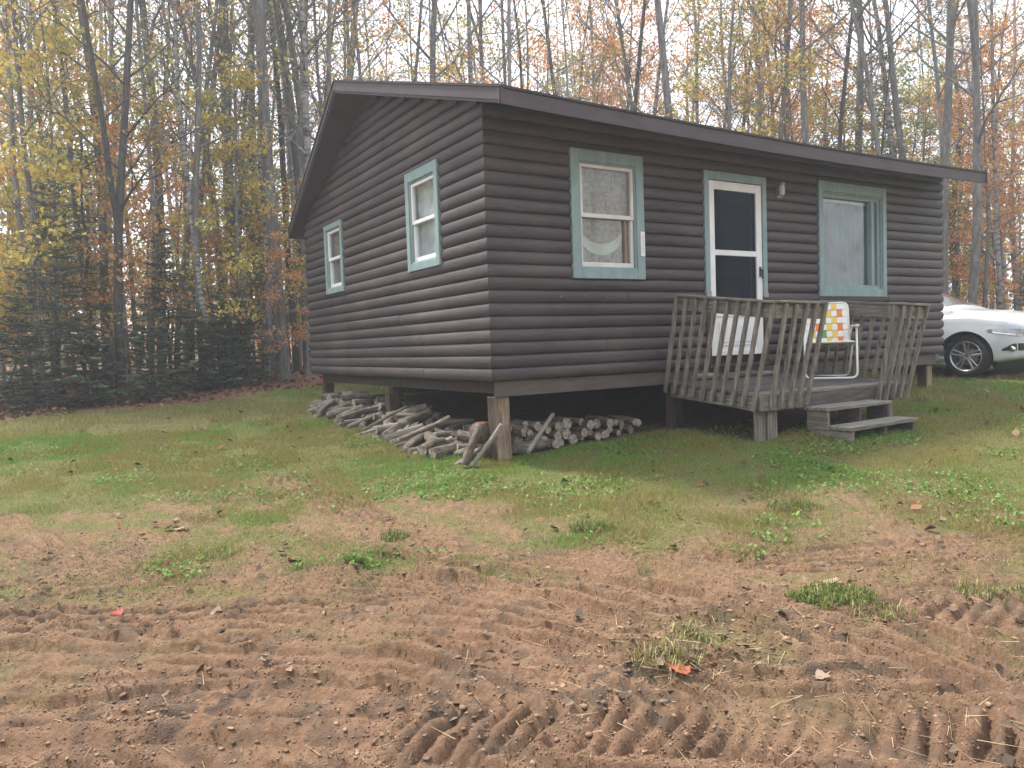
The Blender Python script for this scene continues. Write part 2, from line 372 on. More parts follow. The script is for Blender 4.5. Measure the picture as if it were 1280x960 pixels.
win_front=(.966,1.940,1.015,2.342); door=(2.866,3.925,.05,2.288); pic=(4.93,6.40,.845,2.342)
win_near=(.932,1.762,1.232,2.347); win_far=(3.99,4.75,1.197,2.20)
ins=lambda o,d=.06:(o[0]+d,o[1]-d,o[2]+d,o[3]-d)
log_wall('wall',TF,L_,21,M['side_x'],[ins(win_front),(door[0]+.05,door[1]-.05,-.01,door[3]-.06),ins(pic)])
log_wall('wall',TL,W_,29,M['side_y'],[ins(win_near),ins(win_far)],True)
log_wall('wall',TR,W_,29,M['side_y'],[],True)
log_wall('wall',TB,L_,18,M['side_x'],[])

# roof: two slopes, slight sag along the eaves
rx=lambda t:-.18+8.21*t
def roof_grid(y0,y1,zf,lower,ny=6,nx=14):
    rows=[]
    for i in range(ny+1):
        s=i/ny; y=y0+(y1-y0)*s; row=[]
        for j in range(nx+1):
            t=j/nx
            ridge=max(0,1-abs(y-RIDGE_Y)/3.46)      # the ridge oversails the gables
            x=rx(t)+(-.295*(1-t)+.27*t)*ridge
            sag=-.05*math.sin(math.pi*t)*(1-ridge)-.03*t*(1-ridge)
            row.append((x,y,zf(y)+sag-lower))
        rows.append(row)
    return rows
FAR_Y=6.18
mb=MB()
for y0,y1 in ((-.6,RIDGE_Y),(RIDGE_Y,FAR_Y)):
    a=roof_grid(y0,y1,roof_z,0); ny=len(a); nx=len(a[0])
    mb.add([p for r in a for p in r],[(i*nx+j,i*nx+j+1,(i+1)*nx+j+1,(i+1)*nx+j) for i in range(ny-1) for j in range(nx-1)])
    b=[[(p[0],p[1],p[2]-.022) for p in r] for r in a]
    mb.add([p for r in b for p in r],[(i*nx+j,(i+1)*nx+j,(i+1)*nx+j+1,i*nx+j+1) for i in range(ny-1) for j in range(nx-1)])
    for e in (0,nx-1):
        mb.add([a[i][e] for i in range(ny)]+[b[i][e] for i in range(ny)],[(i,i+1,ny+i+1,ny+i) for i in range(ny-1)])
    ee=0 if y0<0 else ny-1
    mb.add(a[ee]+b[ee],[(j,j+1,nx+j+1,nx+j) for j in range(nx-1)])
roof=mb.build('roof',M['shingle'],cab,fix=False)
mb=MB()
for y0,y1 in ((-.575,RIDGE_Y),(RIDGE_Y,FAR_Y-.025)):
    a=roof_grid(y0,y1,roof_z,SOF-.015); nx=len(a[0])
    mb.add([p for r in a for p in r],[(i*nx+j,i*nx+j+1,(i+1)*nx+j+1,(i+1)*nx+j) for i in range(len(a)-1) for j in range(nx-1)])
kid(mb.build('soffit',M['soffit'],None,fix=False),roof)
def fascia(pts,nrm):
    mb=MB(); n=len(pts); o=Vector(nrm)*.022
    top=[Vector(p)-Vector((0,0,.024)) for p in pts]; bot=[Vector(p)-Vector((0,0,SOF+.012)) for p in pts]
    vs=[p+o*-.6 for p in top]+[p+o*-.6 for p in bot]+[p-o*1.6 for p in top]+[p-o*1.6 for p in bot]
    fs=[]
    for i in range(n-1):
        fs+=[(i,i+1,n+i+1,n+i),(2*n+i,3*n+i,3*n+i+1,2*n+i+1),(n+i,n+i+1,3*n+i+1,3*n+i),(i,2*n+i,2*n+i+1,i+1)]
    fs+=[(0,n,3*n,2*n),(n-1,3*n-1,4*n-1,2*n-1)]
    mb.add(vs,fs); kid(mb.build('fascia',M['brown'],None),roof)
ra=roof_grid(-.6,RIDGE_Y,roof_z,0); rb=roof_grid(RIDGE_Y,FAR_Y,roof_z,0)
fascia(ra[0],(0,-1,0)); fascia(rb[-1],(0,1,0))
fascia([r[0] for r in ra],(-1,0,0)); fascia([r[0] for r in rb],(-1,0,0))
fascia([r[-1] for r in ra],(1,0,0)); fascia([r[-1] for r in rb],(1,0,0))

# floor and rim beams
mb=MB(); mb.box(.1,L_-.1,.1,W_-.1,-.13,-.02); mb.build('floor',M['postdark'],cab)
mb=MB(); mb.box(.03,L_-.08,.002,.045,-.155,-.004); mb.build('rim_beam',M['rim'],cab,.004)
mb=MB(); mb.box(.13,.17,.05,W_-.05,-.125,-.003); mb.build('rim_beam',M['postdark'],cab,.004)
mb=MB(); mb.box(L_-.08,L_-.04,.05,W_-.05,-.135,-.003); mb.build('rim_beam',M['postdark'],cab,.004)
mb=MB(); mb.box(.12,L_-.12,W_-.09,W_-.05,-.15,-.003); mb.build('rim_beam',M['postdark'],cab,.004)
mb=MB(); mb.box(.12,L_-.12,RIDGE_Y-.07,RIDGE_Y+.07,-.225,-.132); mb.build('girder',M['postdark'],cab,.004)
for i,x in enumerate((.06,2.42,5.05,L_-.25)):
    for j,y in enumerate((.048,2.78,W_-.27)):
        mb=MB(); z=G(x+.08,y+.08); w=.165 if (i,j)==(0,0) else .15
        vs=[(x,y,z-.2),(x+w,y,z-.2),(x+w,y+w,z-.2),(x,y+w,z-.2)]
        zt=-.157 if j==0 else (-.226 if j==1 else -.151)
        dx=rnd.uniform(-.015,.015)
        if (i,j)==(0,0): dx=-.02
        vs+=[(p[0]+dx,p[1],zt) for p in vs]
        mb.add(vs,[(0,3,2,1),(4,5,6,7),(0,1,5,4),(1,2,6,5),(2,3,7,6),(3,0,4,7)])
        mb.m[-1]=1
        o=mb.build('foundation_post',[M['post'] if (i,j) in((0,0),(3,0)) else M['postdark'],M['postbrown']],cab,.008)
        if (i,j)==(0,0): tag(o,'weathered corner post with a pale right side')

# windows -----------------------------------------------------------------
def frame_boards(mb,T,o,w,d0,d1,wt=None,wb=None,m=0):
    u0,u1,z0,z1=o; wt=wt or w; wb=wb or w
    mb.box(u0,u0+w,d0,d1,z0,z1,m,T); mb.box(u1-w,u1,d0,d1,z0,z1,m,T)
    mb.box(u0+w,u1-w,d0,d1-.002,z1-wt,z1,m,T); mb.box(u0+w,u1-w,d0,d1-.002,z0,z0+wb,m,T)
def curtain_mesh(T,u0,u1,z0,z1,d,amp,waves,zb=None,seed=0):
    mb=MB(); n=int(waves*8); r=random.Random(seed); ph=[r.uniform(-.6,.6) for _ in range(n+1)]
    vs=[]
    for j in range(n+1):
        t=j/n; u=u0+(u1-u0)*t; dd=d+amp*math.sin(2*math.pi*waves*t+ph[j])
        b=zb(t) if zb else z0
        for k in range(5): vs.append(T(u,dd*(1 if k else 1)+amp*.3*math.sin(k+3*t),b+(z1-b)*k/4))
    mb.add(vs,[(j*5+k,(j+1)*5+k,(j+1)*5+k+1,j*5+k+1) for j in range(n) for k in range(4)],0,True)
    return mb
def hung_window(T,o,cw,lab,right_slide=False,sash_mat='cream',cur='sheer',wt=None,flip=False):
    mb=MB(); frame_boards(mb,T,o,cw,.012,.066,wt)
    i=(o[0]+cw,o[1]-cw,o[2]+cw,o[3]-(wt or cw))
    frame_boards(mb,T,(i[0]-.001,i[1]+.001,i[2]-.001,i[3]+.001),.018,-.07,.05)  # reveal
    win=mb.build('window',M['teal'],cab,.004); tag(win,lab)
    i=(i[0]+.018,i[1]-.018,i[2]+.018,i[3]-.018); zm=(i[2]+i[3])/2
    mb=MB(); frame_boards(mb,T,(i[0],i[1],zm-.02,i[3]),.036,-.005,.036)
    kid(mb.build('upper_sash',M[sash_mat],None,.003),win)
    mb=MB(); frame_boards(mb,T,(i[0],i[1],i[2],zm+.028),.036,-.035,.018,.042,.05)
    if right_slide:
        mb.box(i[1]-.115,i[1]-.095,-.034,.012,i[2]+.05,zm-.02,1,T)
    kid(mb.build('lower_sash',[M[sash_mat],M['sash_wood']],None,.003),win)
    for (a,b,dd) in ((zm+.01,i[3]-.03,.012),(i[2]+.04,zm,-.012)):
        mb=MB(); mb.box(i[0]+.03,i[1]-.03,dd-.003,dd,a,b,0,T); kid(mb.build('pane',M['glass'],None),win)
    kid(curtain_mesh(T,i[0]-.03,i[1]+.03,i[2]-.03,i[3]+.03,-.05,.010,9,None,int(o[0]*50)).build('curtain',M[cur],None,fix=False),win)
    return win,i,zm
w1,i1,zm1=hung_window(TF,win_front,.108,'front window with a pale green valance and white strip on its casing',True,'cream','lace',.12)
a0,a1=i1[0]+.03,i1[1]-.12
mb=MB(); n=16; vs=[]
for j in range(n+1):
    t=j/n; s=4*t*(1-t); u=a0+(a1-a0)*t
    for k,(zz) in enumerate((zm1-.16-.17*s**.7-.07,zm1-.16-.15*s**.7+.03)): vs.append(TF(u,-.0365+.002*math.sin(t*20),zz))
mb.add(vs,[(2*j,2*j+2,2*j+3,2*j+1) for j in range(n)],0,True); kid(mb.build('valance',M['valance'],None,fix=False),w1)
mb=MB(); mb.box(1.870,1.925,.068,.080,1.265,1.53,0,TF)
for k in range(9): mb.box(1.888,1.905,.081,.083,1.30+k*.022,1.309+k*.022,1,TF)
kid(mb.build('thermometer',[M['white'],plain('grey_marks',(.35,.36,.4))],None),w1)
hung_window(TL,win_near,.085,'wider gable window nearest the cabin corner',False,'white','sheer',.11)
hung_window(TL,win_far,.075,'narrow gable window near the back end',False,'white','lace')
# picture window
mb=MB(); frame_boards(mb,TF,pic,.085,.012,.066,.13,.095)
frame_boards(mb,TF,(pic[0]+.084,pic[1]-.084,pic[2]+.094,pic[3]-.129),.02,-.09,.045)
frame_boards(mb,TF,(pic[0]+.10,pic[1]-.10,pic[2]+.11,pic[3]-.145),.05,-.06,.02)
mb.box(pic[1]-.30,pic[1]-.235,-.055,.03,pic[2]+.16,pic[3]-.195,0,TF)
pw=mb.build('window',M['teal'],cab,.004); tag(pw,'large single pane picture window with a closed curtain')
mb=MB(); mb.box(pic[0]+.14,pic[1]-.14,-.032,-.028,pic[2]+.15,pic[3]-.185,0,TF); kid(mb.build('pane',M['glass'],None),pw)
mb=MB(); mb.box(pic[0]+.14,pic[1]-.14,-.10,-.07,pic[3]-.23,pic[3]-.17,0,TF); kid(mb.build('curtain_rail',M['cream'],None),pw)
kid(curtain_mesh(TF,pic[0]+.08,pic[1]-.08,pic[2]+.05,pic[3]-.15,-.115,.022,9,None,5).build('curtain',M['pic_curtain'],None,fix=False),pw)

# storm door ----------------------------------------------------------------
x0,x1,zb,zt=2.866,3.925,.845,2.288
mb=MB(); mb.box(x0,x0+.075,.012,.062,zb,zt,0,TF); mb.box(x1-.075,x1,.012,.062,zb,zt,0,TF); mb.box(x0+.075,x1-.075,.012,.060,zt-.095,zt,0,TF)
mb.box(x0,x0+.075,.012,.058,.03,zb-.003,1,TF); mb.box(x1-.075,x1,.012,.058,.03,zb-.003,1,TF); mb.box(x0+.01,x1-.01,-.05,.075,.0,.045,1,TF)
mb.box(x0-.002,x0+.078,.055,.070,zb-.02,zb+.05,2,TF); mb.box(x1-.078,x1+.002,.055,.070,zb-.02,zb+.05,2,TF)
dr=mb.build('door_casing',[M['teal'],M['postdark'],M['galv']],cab,.004)
y0,y1=x0+.078,x1-.078
mb=MB(); st=.095
mb.box(y0,y1,.015,.030,.14,.66,0,TF)                       # kick panel base
mb.box(y0,y0+st,.010,.045,.14,2.185,0,TF); mb.box(y1-st,y1,.010,.045,.14,2.185,0,TF)
mb.box(y0+st,y1-st,.010,.043,2.085,2.185,0,TF); mb.box(y0+st,y1-st,.010,.043,1.32,1.385,0,TF); mb.box(y0+st,y1-st,.010,.043,.60,.70,0,TF); mb.box(y0+st,y1-st,.010,.043,.14,.20,0,TF)
sd=mb.build('storm_door',M['white'],cab,.004)
mb=MB(); mb.box(y0+st+.05,y1-st-.05,.030,.040,.255,.545,0,TF); mb.box(y0+st+.09,y1-st-.09,.040,.046,.295,.505,0,TF); kid(mb.build('kick_panel',M['white'],None,.006),sd)
for a,b in ((.70,1.32),(1.385,2.085)):
    mb=MB(); mb.box(y0+st,y1-st,.020,.024,a,b,0,TF); kid(mb.build('pane',M['glass_dark'],None),sd)
mb=MB(); mb.box(y1-.06,y1-.03,.045,.06,1.08,1.20,0,TF); mb.bar(TF(y1-.045,.085,1.05),TF(y1-.045,.085,1.17),.018,.018); mb.bar(TF(y1-.045,.05,1.16),TF(y1-.045,.09,1.16),.016,.016)
kid(mb.build('handle',M['black'],None,.003),sd)
mb=MB(); mb.box(x0+.06,x1-.06,-.09,-.05,.05,2.22,0,TF)
for a,b in ((.2,.9),(1.05,1.95)): mb.box(x0+.22,x1-.22,-.049,-.042,a,b,0,TF)
mb.box(x1-.20,x1-.165,-.048,-.035,.1,2.2,1,TF)
mb.build('inner_door',[M['door_in'],M['sash_wood']],cab,.004)
# porch lamp
mb=MB(); mb.box(4.115,4.195,.045,.062,2.06,2.25,1,TF)
T2=lambda a,b,ax:(4.155+a,-.105+b,ax)
mb.lathe([(.0,2.075),(.026,2.078),(.036,2.10),(.036,2.185),(.026,2.21)],12,T2)
mb.lathe([(.028,2.205),(.040,2.212),(.036,2.240),(.0,2.252)],12,T2,1); mb.bar((4.155,-.05,2.236),(4.155,-.105,2.236),.02,.02,None,1)
mb.build('porch_lamp',[M['lamp'],M['galv']],cab,0)

# ------------------------------------------------------------------ deck
DX0,DX1,DY=2.25,4.70,-1.30
zd=lambda y:-.115+.085*y        # the deck dips away from the wall (y is negative)
deck=empty('porch_deck',(3.4,-.7,G(3.4,-.7)),0,'sagging grey wooden porch deck with slanting balusters below the white door','deck')
nb=9; bw=(1.30-.07)/nb
for k in range(nb):
    ya=-.062-k*bw; yb=ya-bw+.008
    mb=MB(); ex=rnd.uniform(-.012,.012); tw=rnd.uniform(-.004,.004)
    vs=[(DX0+ex,ya,zd(ya)+tw),(DX1+ex,ya,zd(ya)-tw),(DX1+ex,yb,zd(yb)-tw),(DX0+ex,yb,zd(yb)+tw)]
    vs=[(p[0],p[1],p[2]-.032) for p in vs]+vs
    mb.add(vs,[(0,3,2,1),(4,5,6,7),(0,1,5,4),(1,2,6,5),(2,3,7,6),(3,0,4,7)])
    mb.build('deck_board',M['grey_x'] if k==nb-1 else M['deckdark'],deck,.004)
def joist(x,m='deckdark'):
    mb=MB(); h=.135
    p=[(-.055,zd(-.055)-.034),(DY+.03,zd(DY)-.036)]
    vs=[(x+a,y,z-b) for a in (0,.038) for (y,z) in p for b in (0,h)]
    mb.add(vs,[(0,1,3,2),(4,6,7,5),(0,2,6,4),(1,5,7,3),(0,4,5,1),(2,3,7,6)]); mb.build('joist',M[m],deck,.003)
for x in (DX0+.02,DX0+.62,DX0+1.22,DX0+1.82,DX1-.06): joist(x,'grey_y' if x in(DX0+.02,) else 'deckdark')
mb=MB(); mb.box(DX0+.0,DX1,DY-.012,DY+.026,zd(DY)-.175,zd(DY)-.034); mb.build('rim_joist',M['deckdark'],deck,.003)
mb=MB(); mb.box(DX0,DX0+.68,DY-.034,DY-.014,zd(DY)-.165,zd(DY)-.02); mb.build('rim_joist',M['grey_x'],deck,.003)
def leg(x,y,w,zt,m):
    mb=MB(); z=G(x,y)
    mb.box(x,x+w,y,y+.075,z-.15,zt,0); return mb.build('post',M[m],deck,.005)
leg(DX0+.07,DY+.05,.095,zd(DY)-.17,'grey_z'); leg(DX0+.18,DY+.03,.14,zd(DY)-.18,'grey_z'); leg(DX1-.2,DY+.05,.10,zd(DY)-.17,'grey_z')
# railings: posts bottoms on the deck edge, tops leaning outwards
def baluster(pb,pt,w=.04):
    pb=Vector(pb); pt=Vector(pt); d=(pt-pb).normalized()
    j=Vector((rnd.uniform(-.008,.008),rnd.uniform(-.008,.008),0))
    mb=MB(); mb.bar(pb-d*rnd.uniform(.0,.03),pt+j+d*rnd.uniform(-.02,.02),w+rnd.uniform(-.003,.004),w,(1,0,0)); mb.build('baluster',M['grey_z'],deck,.005)
def lerp(a,b,t): return tuple(p+(q-p)*t for p,q in zip(a,b))
def railing(b0,b1,t0,t1,n,inward,ext=(0,0)):
    for k in range(n):
        t=k/(n-1); baluster(lerp(b0,b1,t),lerp(t0,t1,t))
    e0=Vector(lerp(t0,t1,-ext[0])); e1=Vector(lerp(t0,t1,1+ext[1])); iv=Vector(inward)
    mb=MB(); mb.bar(e0+iv*.048-Vector((0,0,.075)),e1+iv*.048-Vector((0,0,.075)),.036,.145,inward); mb.build('rail',M['grey_y'] if abs(inward[0])>.5 else M['grey_x'],deck,.005)
    mb=MB(); mb.bar(e0+iv*.03+Vector((0,0,.014)),e1+iv*.03+Vector((0,0,.014)),.10,.026,inward); mb.build('cap_rail',M['grey_y'] if abs(inward[0])>.5 else M['grey_x'],deck,.005)
XL=DX0-.03
railing((XL,-.03,-.215),(XL,DY+.03,-.36),(XL+.05,-.19,.822),(XL+.12,DY-.13,.665),10,(1,0,0),(-.0,.02))
YF=DY-.055
railing((XL+.15,YF,-.36),(XL+.69,YF,-.365),(XL+.25,YF-.13,.665),(XL+.84,YF-.14,.655),5,(0,1,0),(.2,.03))
railing((4.15,YF,-.385),(4.69,YF,-.395),(4.20,YF-.17,.645),(4.83,YF-.17,.625),5,(0,1,0),(.05,.06))
railing((DX1+.025,-.10,-.215),(DX1+.025,DY+.12,-.33),(DX1+.09,-.22,.76),(DX1+.12,DY-.02,.645),9,(-1,0,0),(.02,.02))

# steps ---------------------------------------------------------------------
steps=empty('porch_steps',(3.5,-1.65,G(3.5,-1.65)),0,'two grey wooden steps with open risers leading up to the porch deck','steps')
def tread(y0,y1,z,x0,x1,dz):
    mb=MB(); vs=[(x0,y1,z),(x1,y1,z+dz),(x1,y0,z+dz),(x0,y0,z)]; vs=[(p[0],p[1],p[2]-.036) for p in vs]+vs
    mb.add(vs,[(0,3,2,1),(4,5,6,7),(0,1,5,4),(1,2,6,5),(2,3,7,6),(3,0,4,7)]); mb.build('tread',M['grey_x'],steps,.004)
tread(-1.33,-1.60,-.385,2.90,4.02,.0); tread(-1.60,-1.875,-.565,2.90,4.03,.012)
for x in (2.935,3.46,3.955):
    g=G(x,-1.8)-.06
    poly=[(-1.34,-.423),(-1.585,-.423),(-1.585,-.604),(-1.86,-.604),(-1.86,g),(-1.62,g),(-1.34,-.63)]
    mb=MB(); mb.prism(poly,lambda a,b,d:(d,a,b),x,x+.036); mb.build('stringer',M['grey_y'] if x<3 else M['deckdark'],steps,.003)

# loose wood lying against the wall on the deck
for k,(x,y,ln,r,a,pale) in enumerate(((2.72,-.15,.42,.038,.1,1),(3.12,-.17,.30,.03,-.2,0),(3.42,-.14,.36,.034,.25,0),(3.75,-.18,.28,.028,-.1,1),(2.95,-.28,.24,.024,.5,0))):
    z=zd(y)+r+.004; d=Vector((math.cos(a),math.sin(a)*.3,0))*ln/2
    mb=MB(); mb.tube([Vector((x,y,z))-d,Vector((x,y,z+.004)),Vector((x,y,z))+d],[r,r*1.05,r*.9],9,m=0,capm=1)
    o=mb.build('firewood_stick',[M['fire_pale'] if pale else M['fire_bark'],M['end']])
    tag(o,['thickest pale stick of wood on the deck left of the white door panel','dark stick of wood on the deck under the left half of the door','dark stick of wood on the deck under the middle of the door','pale thin stick of wood on the deck under the right door edge','thin dark stick lying askew on the deck in front of the others'][k],'firewood','sticks of wood on the deck by the door')
o=MB(); zz=G(2.0,.35); o.box(1.75,2.42,.30,.40,zz-.02,zz+.055); tag(o.build('plank',M['postdark'],None,.005),'dark plank lying on the ground beneath the cabin beside an inner post','plank')

# ------------------------------------------------------------------ lawn chair
chx,chy,chr_=4.20,-.70,rad(-49)
chair=empty('lawn_chair',(chx,chy,zd(chy)+.003),chr_,'folding lawn chair with orange and green plaid webbing on the porch deck','chair')
def cb(mb,name,mats,bevel=0):
    o=mb.build(name,mats,None,bevel); o.parent=chair; o.location=(0,0,0); return o
# local: x right, y back (away from the sitter's knees), z up
W2=.28; R=.0125
def rounded(pts,r=.05,n=5):
    out=[Vector(pts[0])]
    for i in range(1,len(pts)-1):
        a,b,c=Vector(pts[i-1]),Vector(pts[i]),Vector(pts[i+1]); u=(a-b).normalized(); w=(c-b).normalized()
        for k in range(n+1):
            t=k/n; out.append((b+u*r)*(1-t)**2+b*2*t*(1-t)+(b+w*r)*t*t)
    out.append(Vector(pts[-1])); return out
mb=MB(); mb.tube(rounded([(-W2,-.20,.60),(-W2,-.24,R),(W2,-.24,R),(W2,-.20,.60)],.07),R,8); cb(mb,'front_leg',M['alu'])
mb=MB(); mb.tube(rounded([(-W2+.03,-.06,.40),(-W2+.03,.30,R),(W2-.03,.30,R),(W2-.03,-.06,.40)],.07),R,8); cb(mb,'rear_leg',M['alu'])
mb=MB(); mb.tube(rounded([(-W2+.03,.20,.36),(-W2+.03,-.24,.43),(W2-.03,-.24,.43),(W2-.03,.20,.36)],.05),R,8); cb(mb,'seat_frame',M['alu'])
mb=MB(); mb.tube(rounded([(-W2+.03,.16,.36),(-W2+.03,.36,.90),(W2-.03,.36,.90),(W2-.03,.16,.36)],.08),R,8); cb(mb,'back_frame',M['alu'])
for s in (-1,1):
    mb=MB(); mb.box(s*W2-.022,s*W2+.022,-.27,.19,.598,.622); cb(mb,'armrest',M['white'],.006)
    mb=MB(); mb.tube([(s*(W2-.012),.12,.60),(s*(W2-.03),.22,.46)],.009,6); cb(mb,'brace',M['alu'])
def web(fn,ncol,nrow,cols,name):
    mb=MB(); wc=1/ncol; hr=1/nrow
    for i in range(ncol):
        a0,a1=i*wc+.006,(i+1)*wc-.006
        for j in range(nrow):          # vertical strap runs over and under the cross straps
            h=.006 if (i+j)%2==0 else -.002
            vs=[fn(a0,j*hr,h),fn(a1,j*hr,h),fn(a1,(j+1)*hr,h),fn(a0,(j+1)*hr,h)]
            mb.add(vs,[(0,1,2,3)],cols[i%len(cols)])
    for j in range(nrow):
        b0,b1=j*hr+.012,(j+1)*hr-.012
        for i in range(ncol):
            h=.002 if (i+j)%2==0 else .008
            vs=[fn(i*wc,b0,h),fn((i+1)*wc,b0,h),fn((i+1)*wc,b1,h),fn(i*wc,b1,h)]
            mb.add(vs,[(0,1,2,3)],3)
    return cb(mb,name,[M['strap_o'],M['strap_g'],M['strap_y'],M['strap_w']])
web(lambda a,b,h:(-W2+.035+a*(2*W2-.07),.175+b*.185-h,.40+b*.495),8,6,[3,2,0,1,2,2,0,3],'back_webbing')
web(lambda a,b,h:(-W2+.035+a*(2*W2-.07),-.245+b*.43,.436-b*.066+h),8,5,[3,2,0,1,2,2,0,3],'seat_webbing')
# ------------------------------------------------------------------ car
def make_car():
    cx,cy=wv(7.62,12.65); gzc=G(cx,cy)+.0
    h=RR*math.cos(rad(55))-Vector((fw.x,fw.y,0)).normalized()*math.sin(rad(55)); ang=math.atan2(h.y,h.x)
    # (cx,cy) is the contact point of the right front wheel
    ax,tw=1.45,.80
    left=Vector((-math.sin(ang),math.cos(ang),0)); hh=Vector((math.cos(ang),math.sin(ang),0))
    base=Vector((cx,cy,0))-hh*ax+left*tw; base.z=gzc+.03
    car=empty('parked_car',base,ang,'white sport utility car parked behind the right end of the cabin','car')
    def K(mb,name,mats,parent=None,bevel=0,fix=True):
        o=mb.build(name,mats,None,bevel,fix); o.parent=parent or car; o.location=(0,0,0); return o
    ip=lambda x,t: float(np.interp(x,[p[0] for p in t],[p[1] for p in t]))
    top=[(-2.3,.95),(-2.22,1.12),(-1.75,1.56),(-1.2,1.63),(-.4,1.655),(.12,1.645),(.40,1.60),(.62,1.50),(.86,1.35),(1.13,1.175),(1.35,1.15),(1.7,1.11),(2.0,1.04),(2.15,.95),(2.27,.76),(2.33,.66)]
    half=[(-2.3,.70),(-2.15,.84),(-1.8,.92),(-1,.945),(0,.945),(1,.945),(1.6,.935),(1.9,.89),(2.1,.79),(2.22,.66),(2.30,.48),(2.33,.36)]
    bot=[(-2.3,.42),(-2.0,.30),(-1,.25),(1,.25),(1.9,.26),(2.33,.34)]
    belt=[(-2.3,.92),(-1.5,1.07),(0,1.04),(1.0,1.05),(1.5,1.045),(2.0,.965),(2.2,.85),(2.33,.62)]
    xs=np.concatenate([np.arange(-2.3,.6,.06),np.arange(.6,2.331,.028)]); rows=[]
    for x in xs:
        zt,w,zb,zl=ip(x,top),ip(x,half),ip(x,bot),ip(x,belt)
        cabin=max(0,min(1,(zt-zl-.12)/.35))
        pts=[(0,zb),(w*.86,zb),(w*.965,zb+.035)]
        zb2=zb+.05
        for k in range(1,15):
            t=k/15; z=zb2+(zl-.10-zb2)*t
            pts.append((w*(.965+.035*math.sin(math.pi*min(1,t*1.02))**.8+.010*max(0,t-.55)),z))
        pts+=[(w*.975,zl-.07),(w*.955,zl-.035),(w*.915,zl)]                         # shoulder
        wr=w*(.915*(1-cabin)+.66*cabin)
        zr=zt-.10*cabin-.035*(1-cabin)
        for k in range(1,7):
            t=k/6; pts.append((w*.915+(wr*.97-w*.915)*t**1.05 if cabin>0 else w*.915-(w*.915-w*.62)*t, zl+(zr-zl)*t if cabin>0 else zl+(zt-.012-zl)*math.sin(t*math.pi/2)*.93))
        yl,zl2=pts[-1]
        for k in range(1,7):
            t=k/6; pts.append((yl*(1-t),zl2+(zt-zl2)*math.sin(t*math.pi/2)))
        rows.append(pts)
    n=len(rows[0]); nxs=len(xs); wheels=(ax,-1.36); RW=.415
    V=[];
    for s in (-1,1):
        for x,r in zip(xs,rows):
            for y,z in r: V.append([x,s*y,z])
    def region(x,y,z,j):
        cab_=j>=20 and ip(x,top)-ip(x,belt)>.2
        if cab_:
            if j>=26:
                if .42<x<1.11: return 'glass'
                if -2.15<x<-1.78: return 'rear'
            elif 20<=j<25 and -1.7<x<.86: return 'side'
        for w in wheels:
            if (x-w)**2+(z-.36)**2<RW**2 and abs(y)>.55: return 'hole'
        if x>2.27 and .42<z<.70 and abs(y)<.45: return 'vent'
        for w in wheels:
            if (x-w)**2+(z-.36)**2<(RW+.035)**2 and abs(y)>.6: return 'trim'
        if j<=4: return 'trim' if -1<x<1 else 'body'
        return 'body'
    parts={}
    for si in range(2):
        o=si*nxs*n
        for i in range(nxs-1):
            for j in range(n-1):
                q=[o+i*n+j,o+(i+1)*n+j,o+(i+1)*n+j+1,o+i*n+j+1]
                c=np.mean([V[k] for k in q],axis=0)
                reg=region(c[0],c[1],c[2],j)
                key=(reg,si) if reg=='side' else (reg,0)
                parts.setdefault(key,[]).append(q if si else q[::-1])
    # pull hole borders onto the arch circle
    hole={k for q in parts.pop(('hole',0)) for k in q}
    other={k for kk,l in parts.items() for q in l for k in q}
    for k in hole&other:
        x,y,z=V[k]
        for w in wheels:
            d=math.hypot(x-w,z-.36)
            if d<RW*1.25 and z>.30: V[k][0]=w+(x-w)*RW/d; V[k][2]=.36+(z-.36)*RW/d
    mt={'rear':M['glass_car'],'body':M['paint'],'glass':M['glass_car'],'side':M['glass_car'],'light':M['lampglass'],'vent':M['black'],'trim':M['paint']}
    nm={'rear':'rear_window','body':'body','glass':'windscreen','side':'side_window','light':'headlight','vent':'grille','trim':'arch_trim'}
    objs={}
    for key,fs in parts.items():
        mb=MB(); ids=sorted({k for q in fs for k in q}); mp={k:i for i,k in enumerate(ids)}
        mb.add([V[k] for k in ids],[[mp[k] for k in q] for q in fs],0,True)
        objs[key]=K(mb,nm[key[0]],mt[key[0]],None,0,False)
    def skin(x,z):
        pts=rows[int(np.argmin(abs(xs-x)))][2:20]
        return float(np.interp(z,[p[1] for p in pts],[p[0] for p in pts]))
    def patch(s,xa,xb,zlo,zhi,off,name,m,nx=14,nz=5,parent=None):
        mb=MB(); vs=[]
        for i in range(nx+1):
            x=xa+(xb-xa)*i/nx
            for k in range(nz+1):
                z=zlo(i/nx)+(zhi(i/nx)-zlo(i/nx))*k/nz; vs.append((x+off*.5,s*(skin(x,z)+off),z))
        mb.add(vs,[(i*(nz+1)+k,(i+1)*(nz+1)+k,(i+1)*(nz+1)+k+1,i*(nz+1)+k+1) for i in range(nx) for k in range(nz)],0,True); return K(mb,name,m,parent,0,False)
    for s in (-1,1):
        hl=patch(s,1.76,2.26,lambda t:.765-.10*t-.02*math.sin(t*3.1),lambda t:.785+.045*min(1,t*3)-.055*t,.006,'headlight',M['lampglass']); objs[('light',0 if s<0 else 1)]=hl
        patch(s,1.86,2.24,lambda t:.735-.07*t,lambda t:.755-.065*t,.010,'lamp_strip',M['chrome'],8,1,hl)
        objs[('vent',0 if s<0 else 1)]=patch(s,1.98,2.29,lambda t:.44-.0*t,lambda t:.47+.085*min(1,t*2.2),.006,'air_vent',M['black'])
    # dark inside so the glass has depth; wheel wells
    mb=MB(); mb.box(-1.9,.9,-.62,.62,.45,.95)
    for y in (-.36,.36): mb.box(-.25,.0,y-.22,y+.22,.9,1.38); mb.box(-.25,.25,y-.24,y+.24,.9,1.02)
    K(mb,'interior',M['dark'],None,.03)
